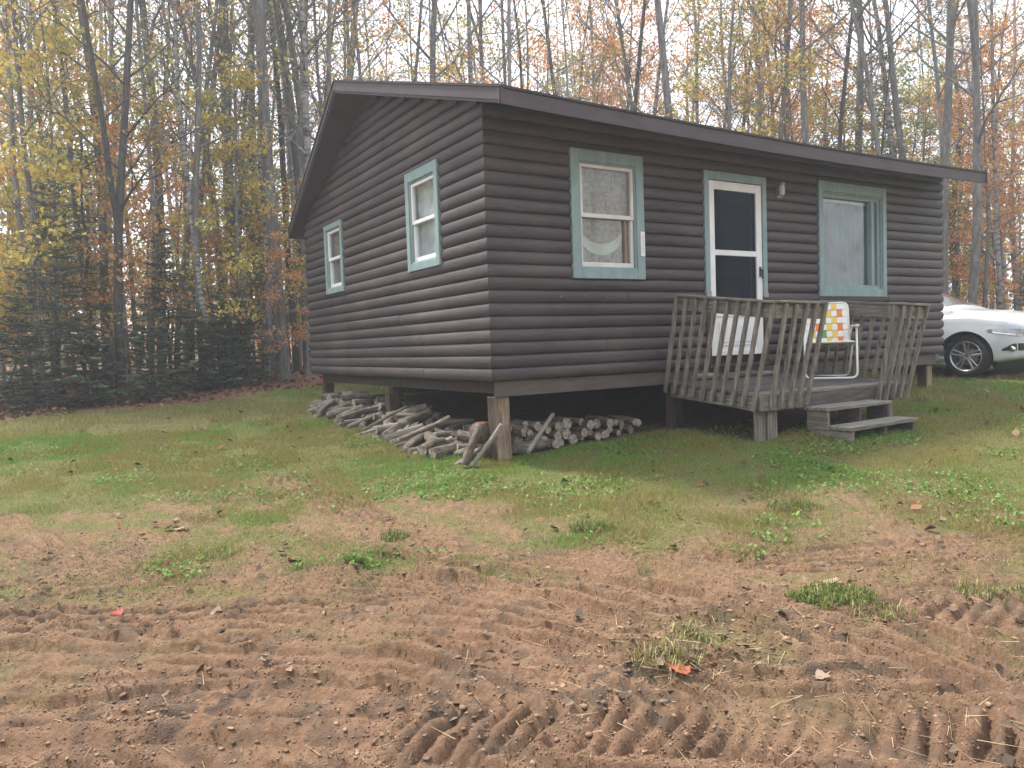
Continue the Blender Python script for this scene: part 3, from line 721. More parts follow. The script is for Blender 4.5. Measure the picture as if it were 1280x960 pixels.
    for w in wheels:
        mb=MB(); mb.lathe([(RW-.005,-.70),(RW-.005,.70)],24,lambda a,b,c:(w+a,c,.36+b)); mb.box(w-.3,w+.3,-.5,.5,.32,.72); K(mb,'wheel_well',M['black'],None,0,False)
    for w in wheels:
        for s in (-1,1):
            T=lambda a,b,c:(w+a,s*(tw+c),.36+b)
            mb=MB(); mb.lathe([(.235,-.11),(.30,-.115),(.345,-.10),(.36,-.07),(.362,0),(.36,.05),(.345,.085),(.30,.105),(.262,.10),(.245,.085)],40,T); wl=K(mb,'wheel',M['tyre'],None,0,False)
            mb=MB(); mb.lathe([(.252,.09),(.245,.10),(.232,.085),(.222,.05),(.215,-.05)],40,T)
            mb.lathe([(0,.055),(.04,.055),(.05,.04),(.05,.0)],20,T)
            for k in range(5):
                for dl in (-.11,.11):
                    t=2*math.pi*k/5+math.pi/2; tt=t+dl
                    p0=T(.035*math.cos(t+dl*3.5),.035*math.sin(t+dl*3.5),.045); p1=T(.228*math.cos(tt+dl*.5),.228*math.sin(tt+dl*.5),.068)
                    mb.bar(p0,p1,.036,.03,(0,1,0))
            K(mb,'rim',M['alloy'],wl,.004)
            mb=MB(); mb.lathe([(0,-.01),(.15,-.01),(.15,-.03)],24,T); mb.lathe([(.15,-.06),(.225,-.06)],24,T,1); K(mb,'brake_disc',[M['galv'],M['black']],wl,0,False)
    for s in (-1,1):     # lamp reflectors, mirrors, handles, roof rails
        mb=MB(); T=lambda a,b,c:(2.03+c*.9,s*(.76-c*.4)+a*.0+0,.735+b) 
        mb.lathe([(.0,.02),(.035,.05),(.045,.06)],12,lambda a,b,c:(2.10+c*.5,s*(.70)+a,.715+b)); K(mb,'lamp_reflector',M['chrome'],objs.get(('light',0 if s<0 else 1)),0,False)
        mb=MB(); mb.lathe([(.0,.06),(.04,.05),(.055,.04),(.055,.0)],14,lambda a,b,c:(2.11+a*.8,s*(.775+c*.6),.465+b*.8)); K(mb,'fog_lamp',M['chrome'],objs.get(('vent',0 if s<0 else 1)),0,False)
        mb=MB(); mb.tube([(.78,s*.93,1.03),(.78,s*1.0,1.08),(.74,s*1.1,1.11)],[.03,.075,.06],10); K(mb,'mirror',M['paint'])
        mb=MB(); mb.bar((-.25,s*.955,.90),(-.03,s*.955,.905),.02,.025); K(mb,'door_handle',M['paint'],None,.006)
        mb=MB(); mb.tube([(-1.5,s*.58,1.60),(-1.3,s*.60,1.66),(-.3,s*.60,1.675),(-.05,s*.58,1.63)],.015,8); K(mb,'roof_rail',M['alu'])
        mb=MB(); mb.tube([(x,s*(ip(x,half)*.925),ip(x,belt)+.012) for x in np.linspace(-1.7,.95,12)],.012,6); K(mb,'window_trim',M['chrome'])
    mb=MB(); mb.box(2.30,2.345,-.24,.24,.40,.51); K(mb,'number_plate',M['white'],None,.005)
    for s in (-1,1):
        mb=MB(); mb.box(-2.27,-2.1,s*.74-.10,s*.74+.10,.86,1.0); K(mb,'tail_light',plain('red_lens',(.4,.02,.02),.2),None,.02)
make_car()

# ------------------------------------------------------------------ woodpile
def log_proto(seed,r,ln):
    g=random.Random(seed); n=12; k=9; vs=[]; bend=g.uniform(-.02,.02); ob=g.uniform(.82,1.15); wob=[g.uniform(.9,1.1) for _ in range(n)]
    tp=g.uniform(.82,1.0); knot=g.randrange(2,k-2); ka=g.randrange(n)
    for i in range(k):
        t=i/(k-1); x=(t-.5)*ln
        for j in range(n):
            a=2*math.pi*j/n; rr=r*wob[j]*(1+(tp-1)*t)*(1+g.uniform(-.04,.04))
            if i==knot and j==ka: rr*=1.3
            vs.append((x+(g.uniform(-.006,.006) if i in(0,k-1) else 0),math.cos(a)*rr+bend*math.sin(math.pi*t),math.sin(a)*rr*ob))
    mb=MB(); mb.add(vs,[(i*n+j,i*n+(j+1)%n,(i+1)*n+(j+1)%n,(i+1)*n+j) for i in range(k-1) for j in range(n)],0,True)
    mb.add([vs[j] for j in range(n)]+[(-ln/2-.004,0,0)],[(j,(j+1)%n,n) for j in range(n)],1)
    mb.add([vs[(k-1)*n+j] for j in range(n)]+[(ln/2+.004,0,0)],[(j,(j+1)%n,n) for j in range(n)],1)
    return mb
protos=[]
for s,(r,ln) in enumerate([(.028,.48),(.034,.44),(.040,.42),(.046,.45),(.052,.40),(.060,.42),(.070,.38),(.082,.40)]):
    for pale in (0,1):
        if pale and r>.05: continue
        o=log_proto(100+s*2+pale,r,ln).build('firewood_log',[M['fire_pale'] if pale else M['fire_bark'],M['end']])
        protos.append((o,r,ln,pale))
used=set()
def put_log(pr,loc,rot,label,group):
    o=pr[0]
    if o.name in used: o=o.copy(); C.objects.link(o)
    else: used.add(o.name)
    o.location=loc; o.rotation_euler=rot
    tag(o,label,'firewood log',group); return o
# gable side: logs lie across the wall line and tumble outwards; settled as discs along y
def settle(placed,y,r,g0):
    z=g0+r
    for yy,zz,r2 in placed:
        d=abs(y-yy)
        if d<r+r2: z=max(z,zz+math.sqrt((r+r2)**2-d*d))
    return z
for row,(xr,ymin,ymax,cnt,top) in enumerate(((.12,.30,5.35,64,.25),(-.22,.30,4.9,56,.15),(.52,.2,5.2,40,.30))):
    placed=[]; tries=0; k=0
    while k<cnt and tries<2500:
        tries+=1; pr=rnd.choice(protos); r=pr[1]*.97; y=rnd.uniform(ymin,ymax)
        g0=G(xr,y)
        best=min(((settle(placed,y+d,r,G(xr,y+d)),y+d) for d in (-.05,-.025,0,.025,.05)),key=lambda q:q[0])
        z,y=best
        lim=top*(1-.35*max(0,(y-4.2)))*(.75+.5*float(vn(np.array(y*1.7),np.array(row*3.3),5)))
        if z-g0>max(lim,.06): continue
        placed.append((y,z,r)); k+=1
        yawj=rnd.gauss(-.2,.55)+(.25 if row==1 else 0)
        tilt=rnd.gauss(.0,.13)+(-.25 if row==1 else 0)
        x=xr+rnd.uniform(-.09,.09)
        lab=('pale barkless' if pr[3] else 'grey bark covered')+' firewood log in the heap along the gable wall'
        put_log(pr,(x,y,z),(rnd.uniform(0,6.28),tilt,yawj),lab,('pale' if pr[3] else 'bark covered')+' logs heaped along the gable wall')
placed=[]; k=0; tries=0
while k<46 and tries<2000:      # front side: ends face the lawn
    tries+=1; pr=rnd.choice([p for p in protos if not p[3] and .03<p[1]<.065]); r=pr[1]*1.0; x=rnd.uniform(.36,2.0); yc=.42
    z,x=min(((settle(placed,x+d,r,G(x+d,yc)),x+d) for d in (-.05,0,.05)),key=lambda q:q[0])
    if z-G(x,yc)>.30*(1-.55*max(0,(x-.4)/1.6)): continue
    placed.append((x,z,r)); k+=1
    put_log(pr,(x,yc+rnd.uniform(-.1,.1),z),(rnd.uniform(0,6.28),rnd.gauss(0,.04),math.pi/2+rnd.gauss(0,.22)),'round bark covered log with its cut end facing the lawn right of the corner post','logs stacked under the front beam')
sp=[((-.25,.07),.050,.40,64,-8,'thick split log leaning upright just left of the corner post',0),((-.16,-.02),.023,.50,50,-12,'thin pale stick propped against the left foot of the corner post',1),
    ((.46,.0),.026,.60,33,25,'slim pale branch sticking up to the right of the corner post',1),((-.40,.95),.024,.62,22,-48,'long pale branch lying sloped on the gable heap nearest the corner',1),((-.46,1.85),.021,.55,26,-22,'long pale branch sloped over the middle of the gable heap',1),
    ((-.38,2.9),.022,.5,14,-40,'long grey branch on the gable heap in front of the middle post',1)]
for k,((x,y),r,ln,tl,yw,lab,pale) in enumerate(sp):
    o=log_proto(300+k,r,ln).build('firewood_log',[M['fire_pale'] if k in(1,2) else M['fire_bark'],M['end']])
    a=rad(tl); o.rotation_euler=(rnd.uniform(0,6),-a,rad(yw)); hgt=ln/2*math.sin(a)+r*.6
    base=.0 if k<2 else (.06 if k==2 else .14)
    o.location=(x+ln/2*math.cos(a)*.3,y,G(x,y)+hgt+base); tag(o,lab,'firewood log')
mb=MB();mb.lathe([(0,-.10),(.105,-.10),(.11,0),(.10,.10),(0,.10)],14,lambda a,b,c:(.02+a*1.0,.30+c*.8,G(.02,.3)+.27+b)); tag(mb.build('stump_round',mottled('rusty_bark',[(.3,(.06,.035,.025)),(.7,(.17,.105,.072))],nscale=30,bump=1.)),'short reddish brown log round lying behind the corner post','log round')
# ------------------------------------------------------------------ ground sheet
def graded(*seg):
    out=[]
    for a,b,s in seg:
        n=max(1,int(round((b-a)/s))); out.append(np.linspace(a,b,n,endpoint=False))
    return np.concatenate(out+[[seg[-1][1]]])
gv=graded((-60,-10,5),(-10,1,.5),(1,2.1,.06),(2.1,4.6,.0125),(4.6,7,.02),(7,10.5,.05),(10.5,22,.16),(22,50,1),(50,220,10))
gh=graded((0,3.6,.0145),(3.6,6,.04),(6,14,.14),(14,40,1),(40,220,12)); gw_=np.concatenate([-gh[:0:-1],gh])
GW,GV=np.meshgrid(gw_,gv)
GX=CAM.x+HX*GV+HY*GW; GY=CAM.y+HY*GV-HX*GW
def grass_amt(w,v,x,y,thatch=False):
    nz=fbm(x*.9,y*.9,3,4)-.5; n2=fbm(x*3.2,y*3.2,8,4)-.5
    vb=5.42-.16*w-.28*sst(-1.2,.8,w)
    q=v-vb+nz*2.8+n2*1.8; g=sst(-1.0,1.0,q)
    # bare patches worn into the near lawn
    for (pw,pv,sw,sv,am) in ((-.75,5.55,.75,.35,1.2),(-2.2,6.9,.6,.5,.8),(-3.6,6.0,.9,.4,.7),(1.9,5.7,.9,.25,.8),(2.9,6.1,.7,.22,.5),(.5,5.25,.6,.2,.5)):
        g=g-am*np.exp(-((w-pw)/sw)**2-((v-pv)/sv)**2)
    if thatch: return np.clip(np.maximum(g,.85*sst(-2.3,.6,q+.5*sst(0,-2.5,w))*(.45+.9*sst(.4,.62,fbm(x*5,y*5,14,3)))),0,1)
    return np.clip(g,0,1)
def litter_amt(w,v,x,y):
    edge=np.interp(w,[-14,-9,-6,-4,-2,2,6,12,20],[10.0,10.8,12.2,14.3,16.4,18.0,18.0,17.0,16.2])
    return sst(-.5,.9,v-edge+2.2*(fbm(x*.6,y*.6,21,3)-.5))
GA=grass_amt(GW,GV,GX,GY,True); LA=litter_amt(GW,GV,GX,GY)
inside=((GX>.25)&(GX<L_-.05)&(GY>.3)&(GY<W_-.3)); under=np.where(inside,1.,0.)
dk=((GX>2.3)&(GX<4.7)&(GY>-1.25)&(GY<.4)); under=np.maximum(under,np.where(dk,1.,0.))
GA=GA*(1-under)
# wheel marks: centre lines in the (w, v) frame
tracks=[
 ([(-1.15,5.75),(-.7,5.1),(-.2,4.72),(.5,4.55),(1.4,4.52),(2.4,4.6),(3.6,4.75)],.46,'groove',.034),
 ([(-1.3,4.02),(-.5,4.06),(.4,4.05),(1.4,3.98),(2.8,3.9)],.46,'groove',.036),
 ([(-3.9,5.75),(-3.1,5.15),(-2.3,4.75),(-1.5,4.55)],.42,'groove',.026),
 ([(-2.9,3.45),(-2.0,3.5),(-1.1,3.62),(-.2,3.75),(.5,3.7)],.80,'lug',.052),
 ([(-2.6,2.85),(-1.6,2.85),(-.6,2.75),(.1,2.6)],.62,'lug',.050),
 ([(-.5,2.95),(.3,2.92),(1.1,2.86),(2.2,2.75)],.58,'chev',.040),
 ([(-.6,3.35),(.2,3.25),(.9,3.2)],.50,'lug',.050),
 ([(.9,3.9),(1.5,3.5),(2.1,3.15),(2.7,2.9)],.60,'lug',.052),
 ([(1.7,4.05),(2.4,3.7),(3.1,3.4)],.45,'chev',.026),
]
sel=(GV>2.05)&(GV<7.2)&(np.abs(GW)<6)
sw,sv=GW[sel],GV[sel]; xx,yy=GX[sel],GY[sel]
wpw=sw+.05*(fbm(xx*3,yy*3,31,3)-.5)*2; wpv=sv+.05*(fbm(xx*3,yy*3,41,3)-.5)*2
H=np.zeros_like(sw); worn=np.zeros_like(sw); lugs=[]
base=(fbm(xx*1.3,yy*1.3,51,3)-.5)*.07+(fbm(xx*4,yy*9,52,4)-.5)*.03
for pts,wd,kind,dep in tracks:
    best=np.full_like(sw,1e9); S=np.zeros_like(sw); A=np.zeros_like(sw); acc=0
    for (a,b),(c,d) in zip(pts[:-1],pts[1:]):
        ln=math.hypot(c-a,d-b); ex,ey=(c-a)/ln,(d-b)/ln
        t=np.clip((wpw-a)*ex+(wpv-b)*ey,0,ln); dx=wpw-a-t*ex; dy=wpv-b-t*ey; dd=dx*dx+dy*dy
        k=dd<best; best=np.where(k,dd,best); S=np.where(k,-dx*ey+dy*ex,S); A=np.where(k,acc+t,A); acc+=ln
    win=sst(wd/2+.05,wd/2-.06,np.abs(S)); fade=.45+.8*sst(.35,.6,fbm(xx*2.2,yy*2.2,61+len(pts),3))
    if kind=='groove':
        q=np.abs(np.sin(S*math.pi/ .085)); cut=.65+.35*(np.sin(A*2*math.pi/.09)>-.4)
        h=-dep*.8-dep*sst(.62,.25,q)*cut*1.3+dep*.25; worn=np.maximum(worn,win)
    else:
        sp=.115 if kind=='lug' else .095
        u=(A/.30+S*7.2 if kind=='lug' else A/sp+np.abs(S)*5.2)+.30*(fbm(xx*6,yy*6,77,3)-.5)
        fr=u-np.floor(u); n_=_h(np.floor(u),np.floor(S*3+50),9)
        ridge=sst(0,.13,fr)*sst(.85,.45,fr)
        h=dep*(ridge*1.15-.45)*(.55+.7*n_)
    if kind!='groove': lugs.append(win*np.clip(fade,0,1))
    H=H*(1-win*.85)+h*win*fade; base=base*(1-.55*win)
cl=fbm(xx*11,yy*11,81,5,.6); clod=np.maximum(0,cl-.57)*.12+(np.abs(fbm(xx*26,yy*26,85,4)-.5))*.042*(.3+1.4*sst(.4,.6,fbm(xx*2.5,yy*2.5,86,2)))+(fbm(xx*45,yy*45,87,2)-.5)*.014
inlug=np.zeros_like(sw)
for m_ in lugs: inlug=np.maximum(inlug,m_)
H=H+base*(1-.5*inlug)+clod*(1-.6*inlug)
# churned spots with dark topsoil dragged up
churn=np.zeros_like(sw)
for (pw,pv,s,am) in ((.62,3.25,.22,.05),(.95,3.55,.28,.05),(-1.0,4.75,.22,.035),(-2.9,4.35,.5,.05),(-.35,2.95,.35,.03),(.35,3.02,.3,.03),(1.35,3.15,.25,.03),(1.6,3.75,.3,.04),(2.35,3.75,.25,.03),(-1.3,3.1,.45,.03),(2.2,2.75,.3,.03)):
    e=np.exp(-(((sw-pw)/s)**2+((sv-pv)/(s*.8))**2)); H=H+am*e*(.4+1.2*fbm(xx*9,yy*9,91,3)); churn=np.maximum(churn,e)
gm=np.zeros_like(sw)
GA[sel]=GA[sel]*(1-.75*worn); ga=GA[sel]
lim=sst(2.05,2.5,sv)
Hf=H*(1-.85*sst(.1,.7,ga))*lim*sst(6,4.6,np.abs(sw))
GZ=gz(GX,GY)
GZ=GZ+(fbm(GX*.35,GY*.35,5,3)-.5)*.10*(GV>12)+ (fbm(GX*2.2,GY*2.2,6,3)-.5)*.035*((GV>6)&(GV<30))*(1-under)
tmp=np.zeros_like(GZ); tmp[sel]=Hf; GZ=GZ+tmp
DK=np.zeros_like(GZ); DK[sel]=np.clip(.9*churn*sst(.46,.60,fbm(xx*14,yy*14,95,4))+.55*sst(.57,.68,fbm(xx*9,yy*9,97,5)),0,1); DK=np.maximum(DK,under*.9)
ridx=np.arange(len(gv)*len(gw_)).reshape(len(gv),len(gw_))
F=np.stack([ridx[:-1,:-1],ridx[:-1,1:],ridx[1:,1:],ridx[1:,:-1]],-1).reshape(-1,4)
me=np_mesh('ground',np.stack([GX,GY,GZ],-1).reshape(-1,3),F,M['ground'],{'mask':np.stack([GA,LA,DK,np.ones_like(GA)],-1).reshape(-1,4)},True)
tag(link('ground',me),kind='structure')
# height lookup on the finished sheet
def ground_at(w,v):
    i=np.clip(np.searchsorted(gw_,w)-1,0,len(gw_)-2); j=np.clip(np.searchsorted(gv,v)-1,0,len(gv)-2)
    a=(w-gw_[i])/(gw_[i+1]-gw_[i]); b=(v-gv[j])/(gv[j+1]-gv[j])
    return (GZ[j,i]*(1-a)+GZ[j,i+1]*a)*(1-b)+(GZ[j+1,i]*(1-a)+GZ[j+1,i+1]*a)*b

# ------------------------------------------------------------------ grass
def scatter(n,vr,power=0.0,wmax=1.0,wpad=1.2):
    v=vr[0]+(vr[1]-vr[0])*nr.random(n)**(1+power); w=(nr.random(n)*2-1)*(v*wmax+wpad); return w,v
def blades(n,vr,hm,wd,thin=1.):
    w,v=scatter(n,vr); x=CAM.x+HX*v+HY*w; y=CAM.y+HY*v-HX*w
    ga=grass_amt(w,v,x,y); th=grass_amt(w,v,x,y,True); sparse=(nr.random(n)<.16*th)&(v<8); la=litter_amt(w,v,x,y)
    cl=fbm(x*2.6,y*2.6,101,4)
    und=((x>.15)&(x<L_)&(y>.1)&(y<W_-.4))|((x>2.3)&(x<4.6)&(y>-1.15)&(y<.2))
    keep=((nr.random(n)<ga**1.4*thin*(.35+1.3*sst(.35,.62,cl)))|sparse)&(nr.random(n)>la*1.1)&(~und)
    w,v,x,y,cl=w[keep],v[keep],x[keep],y[keep],cl[keep]; n=len(w); z=ground_at(w,v)
    green=sst(.36,.58,fbm(x*.8,y*.8,111,3)+.20*np.exp(-((w+.2)/2.6)**2-((v-6.6)/1.1)**2)+.12*np.exp(-((w-2.5)/1.8)**2-((v-6.2)/.6)**2)-.10*np.exp(-((w+4)/2.2)**2-((v-9.5)/3)**2))
    green=np.clip(green+nr.normal(0,.2,n),0,1)[:,None]
    ga=ga[keep]; dry=(nr.random(n)<.16+.25*(1-green[:,0])+.6*(1-ga))[:,None]
    colg=np.array([.125,.265,.038])*(.7+.8*nr.random((n,1))); coly=np.array([.26,.25,.055])*(.6+.8*nr.random((n,1))); cold=np.array([.32,.25,.13])*(.6+.7*nr.random((n,1)))
    mossy=(fbm(x*2.0,y*2.0,131,3)>.58)[:,None]
    colg=np.where(mossy,np.array([.20,.21,.035])*(.7+.7*nr.random((n,1))),colg)
    col=coly*(1-green)+colg*green; col=np.where(dry,cold,col)
    h=hm*(.45+.9*nr.random(n))*(.75+.5*sst(.4,.65,cl)); a=nr.random(n)*6.283; la_=nr.normal(0,.55,n); b=nr.random(n)*6.283
    px,py=np.cos(a)*wd*.5*(.7+.6*nr.random(n)),np.sin(a)*wd*.5
    lx,ly=np.cos(b)*h*np.abs(la_),np.sin(b)*h*np.abs(la_)
    P=np.zeros((n,3,3)); z=z-.004
    P[:,0]=np.stack([x-px,y-py,z],-1); P[:,1]=np.stack([x+px,y+py,z],-1); P[:,2]=np.stack([x+lx,y+ly,z+h],-1)
    c=np.repeat(np.concatenate([col,np.ones((n,1))],1)[:,None,:],3,1)
    return P.reshape(-1,3),c.reshape(-1,4)
PA=[];CA=[]
for a in ((560000,(4.3,7.6),.032,.0045,1.15),(300000,(7.6,10.0),.042,.0065),(340000,(10.0,20.0),.055,.010,.8)):
    p,c=blades(*a); PA.append(p); CA.append(c)
P=np.concatenate(PA); Cc=np.concatenate(CA)
tag(link('lawn_grass',np_mesh('lawn_grass',P,np.arange(len(P)).reshape(-1,3),M['blade'],{'Col':Cc})),'short patchy mown grass round the cabin','grass',kind='stuff')

def leaf_quads(x,y,z,size,col,flat=.35,curl=.3):
    """small curled leaves: two triangles-worth of quad each, random heading, mostly lying flat"""
    n=len(x); a=nr.random(n)*6.283; s=size*(.6+.8*nr.random(n)); k=.55+.35*nr.random(n)
    ux=np.stack([np.cos(a),np.sin(a),nr.normal(0,flat,n)],-1); vx=np.stack([-np.sin(a),np.cos(a),nr.normal(0,flat,n)],-1)
    c0=np.stack([x,y,z],-1); P=np.zeros((n,8,3)); S=s[:,None]; KK=(s*k)[:,None]
    b=c0-ux*S*.5; t=c0+ux*S*(.45+.15*nr.random((n,1)))
    j=lambda q: q*(.7+.6*nr.random((n,1)))
    for o,sg in ((0,1),(4,-1)):
        P[:,o]=b; P[:,o+1]=c0-ux*S*j(.22)+sg*vx*KK*j(.5); P[:,o+2]=c0+ux*S*j(.18)+sg*vx*KK*j(.42); P[:,o+3]=t
        up=s*curl*(nr.random(n)*1.2-.1); P[:,o+1,2]+=up; P[:,o+2,2]+=up*(.4+nr.random(n))
    P[:,3,2]+=s*curl*.6*nr.random(n); P[:,7,2]=P[:,3,2]
    c=np.repeat(np.concatenate([col,np.ones((n,1))],1)[:,None,:],8,1)
    return P.reshape(-1,3),c.reshape(-1,4)
# broad-leaved weeds in the lawn
w,v=scatter(110000,(4.6,9.5)); x=CAM.x+HX*v+HY*w; y=CAM.y+HY*v-HX*w
k=(fbm(x*1.6,y*1.6,141,4)+.10*np.exp(-((w+.6)/1.8)**2-((v-6.5)/.8)**2)>.50+.16*nr.random(len(w)))&(grass_amt(w,v,x,y)>.3)&(nr.random(len(w))<.45)&~((x>.0)&(x<L_)&(y>-.02))
w,v,x,y=w[k],v[k],x[k],y[k]; n=len(w)
p,c=leaf_quads(x,y,ground_at(w,v)+.012+.02*nr.random(n),.024,np.array([.11,.215,.05])*(.6+.9*nr.random((n,1)))+np.array([.03,.02,.0])*(nr.random((n,1))),.5,.3)
tag(link('clover_weeds',np_mesh('clover_weeds',p,np.arange(len(p)).reshape(-1,4),M['blade'],{'Col':c})),'low broad-leaved weeds growing in bright green patches of the lawn','weeds',kind='stuff')
# fallen leaves
pal=.7*np.array([[.24,.12,.07],[.17,.085,.05],[.30,.19,.12],[.34,.16,.05],[.11,.06,.04],[.26,.19,.12],[.26,.07,.035]])
PA=[];CA=[]
for n,vr,size,mode in ((26000,(9,24),.085,'edge'),(3600,(4,22),.055,'lawn'),(1100,(2.4,5.2),.036,'dirt')):
    w,v=scatter(n,vr,0 if mode!='edge' else .3); x=CAM.x+HX*v+HY*w; y=CAM.y+HY*v-HX*w
    if mode=='edge': k=nr.random(n)<np.clip(litter_amt(w,v,x,y)*1.0+.004,0,1)
    elif mode=='lawn': k=nr.random(n)<.10+.45*sst(.52,.70,fbm(x*.7,y*.7,151,3))
    else: k=fbm(x*2.1,y*2.1,155,4)>.47
    k&=~((x>.05)&(x<L_)&(y>-.1)&(y<W_))&~((x>2.2)&(x<4.75)&(y>-1.9)&(y<.1))
    w,v,x,y=w[k],v[k],x[k],y[k]; n=len(w)
    if mode=='dirt': col=.75*np.array([[.17,.115,.08],[.22,.155,.11],[.10,.07,.05],[.28,.20,.14]])[nr.integers(0,4,n)]
    else: col=pal[nr.integers(0,7,n)]
    col=col*(.6+.8*nr.random((n,1)))
    p,c=leaf_quads(x,y,ground_at(w,v)+.012+.02*nr.random(n),size,col,.3,.45); PA.append(p); CA.append(c)
P=np.concatenate(PA); Cc=np.concatenate(CA)
tag(link('fallen_leaves',np_mesh('fallen_leaves',P,np.arange(len(P)).reshape(-1,4),M['litter'],{'Col':Cc})),'brown and orange fallen leaves scattered over lawn and forest edge','fallen leaves',kind='stuff')
# clods, crumbs and straw on the bare earth
ico=bmesh.new(); bmesh.ops.create_icosphere(ico,subdivisions=1,radius=1); IV=np.array([v.co[:] for v in ico.verts]); IF=np.array([[q.index for q in f.verts] for f in ico.faces]); ico.free()
n0=17000; w=(nr.random(n0)*2-1)*3.4; v=2.2+3.6*nr.random(n0)**1.2
extra=[(.62,3.25,.20,260),(.95,3.58,.26,300),(-1.0,4.75,.2,130),(-2.9,4.35,.45,180),(-.35,2.95,.3,180),(1.6,3.75,.3,170),(-1.3,3.1,.4,170),(.4,3.0,.3,160),(2.2,2.8,.3,120)]
we=np.concatenate([nr.normal(a,s,k) for a,b,s,k in extra]); ve=np.concatenate([nr.normal(b,s*.7,k) for a,b,s,k in extra])
x=CAM.x+HX*v+HY*w; y=CAM.y+HY*v-HX*w; k=(fbm(x*2.3,y*2.3,161,4)>.50)&(grass_amt(w,v,x,y)<.5); w=np.concatenate([w[k],we]); v=np.concatenate([v[k],ve]); ne=len(we)
n=len(w); k=(v>2.15); w,v=w[k],v[k]; n=len(w); x=CAM.x+HX*v+HY*w; y=CAM.y+HY*v-HX*w; z=ground_at(w,v)
s=.0025+.009*nr.random(n)**5; s[-ne:]=.005+.014*nr.random(ne)[:len(s[-ne:])]**3
V=IV[None]*(s[:,None,None]*(.35+1.0*nr.random((n,len(IV),1))))*np.stack([.8+.9*nr.random(n),.8+.5*nr.random(n),.30+.4*nr.random(n)],-1)[:,None,:]
a=nr.random(n)*6.28; ca,sa=np.cos(a)[:,None],np.sin(a)[:,None]
V=np.stack([V[...,0]*ca-V[...,1]*sa,V[...,0]*sa+V[...,1]*ca,V[...,2]],-1)+np.stack([x,y,z+s*.15],-1)[:,None,:]
col=np.array([.24,.155,.10])*(.55+.7*nr.random((n,1))); dk=nr.random(n)<.10; dk[-ne:]|=nr.random(ne)<.4; col[dk]=np.array([.13,.095,.07])*(.6+.8*nr.random((dk.sum(),1)))
Cc=np.repeat(np.concatenate([col,np.ones((n,1))],1)[:,None,:],len(IV),1).reshape(-1,4)
F=(IF[None]+np.arange(n)[:,None,None]*len(IV)).reshape(-1,3)
tag(link('earth_clods',np_mesh('earth_clods',V.reshape(-1,3),F,M['clod'],{'Col':Cc})),'crumbled clods of earth thrown up along the wheel tracks','clods',kind='stuff')
n=900; w=(nr.random(n)*2-1)*2.9; v=2.3+2.6*nr.random(n)**1.3; k=nr.random(n)<.6; w[k]=nr.normal(.9,.55,k.sum()); v[k]=nr.normal(3.3,.45,k.sum()); v=np.clip(v,2.2,6)
x=CAM.x+HX*v+HY*w; y=CAM.y+HY*v-HX*w; z=ground_at(w,v)+.008; a=nr.random(n)*6.28; ln=.02+.06*nr.random(n)**1.5; hw=.0016
d=np.stack([np.cos(a),np.sin(a),nr.normal(0,.2,n)],-1)*ln[:,None]; sd=np.stack([-np.sin(a),np.cos(a),nr.normal(0,.5,n)],-1)*hw; c0=np.stack([x,y,z],-1)
P=np.stack([c0-d-sd,c0+d-sd*.4,c0+d+sd*.4,c0-d+sd],1).reshape(-1,3); col=np.array([.33,.25,.15])*(.35+.9*nr.random((n,1)))
Cc=np.repeat(np.concatenate([col,np.ones((n,1))],1)[:,None,:],4,1).reshape(-1,4)
tag(link('straw_and_twigs',np_mesh('straw_and_twigs',P,np.arange(4*n).reshape(-1,4),M['litter'],{'Col':Cc})),'bits of straw and twig lying in the churned dirt','straw',kind='stuff')
# fine crumbs of soil
OV=np.array([[1,0,0],[-1,0,0],[0,1,0],[0,-1,0],[0,0,1],[0,0,-1]],float); OF=np.array([[0,2,4],[2,1,4],[1,3,4],[3,0,4],[2,0,5],[1,2,5],[3,1,5],[0,3,5]])
n=90000; v=2.15+3.4*nr.random(n)**1.35; w=(nr.random(n)*2-1)*(v*.70+.2); x=CAM.x+HX*v+HY*w; y=CAM.y+HY*v-HX*w
k=(nr.random(n)<.25+1.1*sst(.42,.62,fbm(x*3.1,y*3.1,171,4)))&(grass_amt(w,v,x,y)<.6); w,v,x,y=w[k],v[k],x[k],y[k]; n=len(w); z=ground_at(w,v); s=.0018+.0055*nr.random(n)**2.5
V=OV[None]*(s[:,None,None]*(.45+.9*nr.random((n,6,1)))); a=nr.random(n)*6.28; ca,sa=np.cos(a)[:,None],np.sin(a)[:,None]
V=np.stack([V[...,0]*ca-V[...,1]*sa,V[...,0]*sa+V[...,1]*ca,V[...,2]*.8],-1)+np.stack([x,y,z+s*.25],-1)[:,None,:]
col=np.array([.23,.142,.09])*(.45+.85*nr.random((n,1))); dk=nr.random(n)<.12; col[dk]=np.array([.10,.07,.05])
tag(link('soil_crumbs',np_mesh('soil_crumbs',V.reshape(-1,3),(OF[None]+np.arange(n)[:,None,None]*6).reshape(-1,3),M['clod'],{'Col':np.repeat(np.concatenate([col,np.ones((n,1))],1)[:,None,:],6,1).reshape(-1,4)})),'fine crumbs of soil lying loose on the bare ground','soil crumbs',kind='stuff')
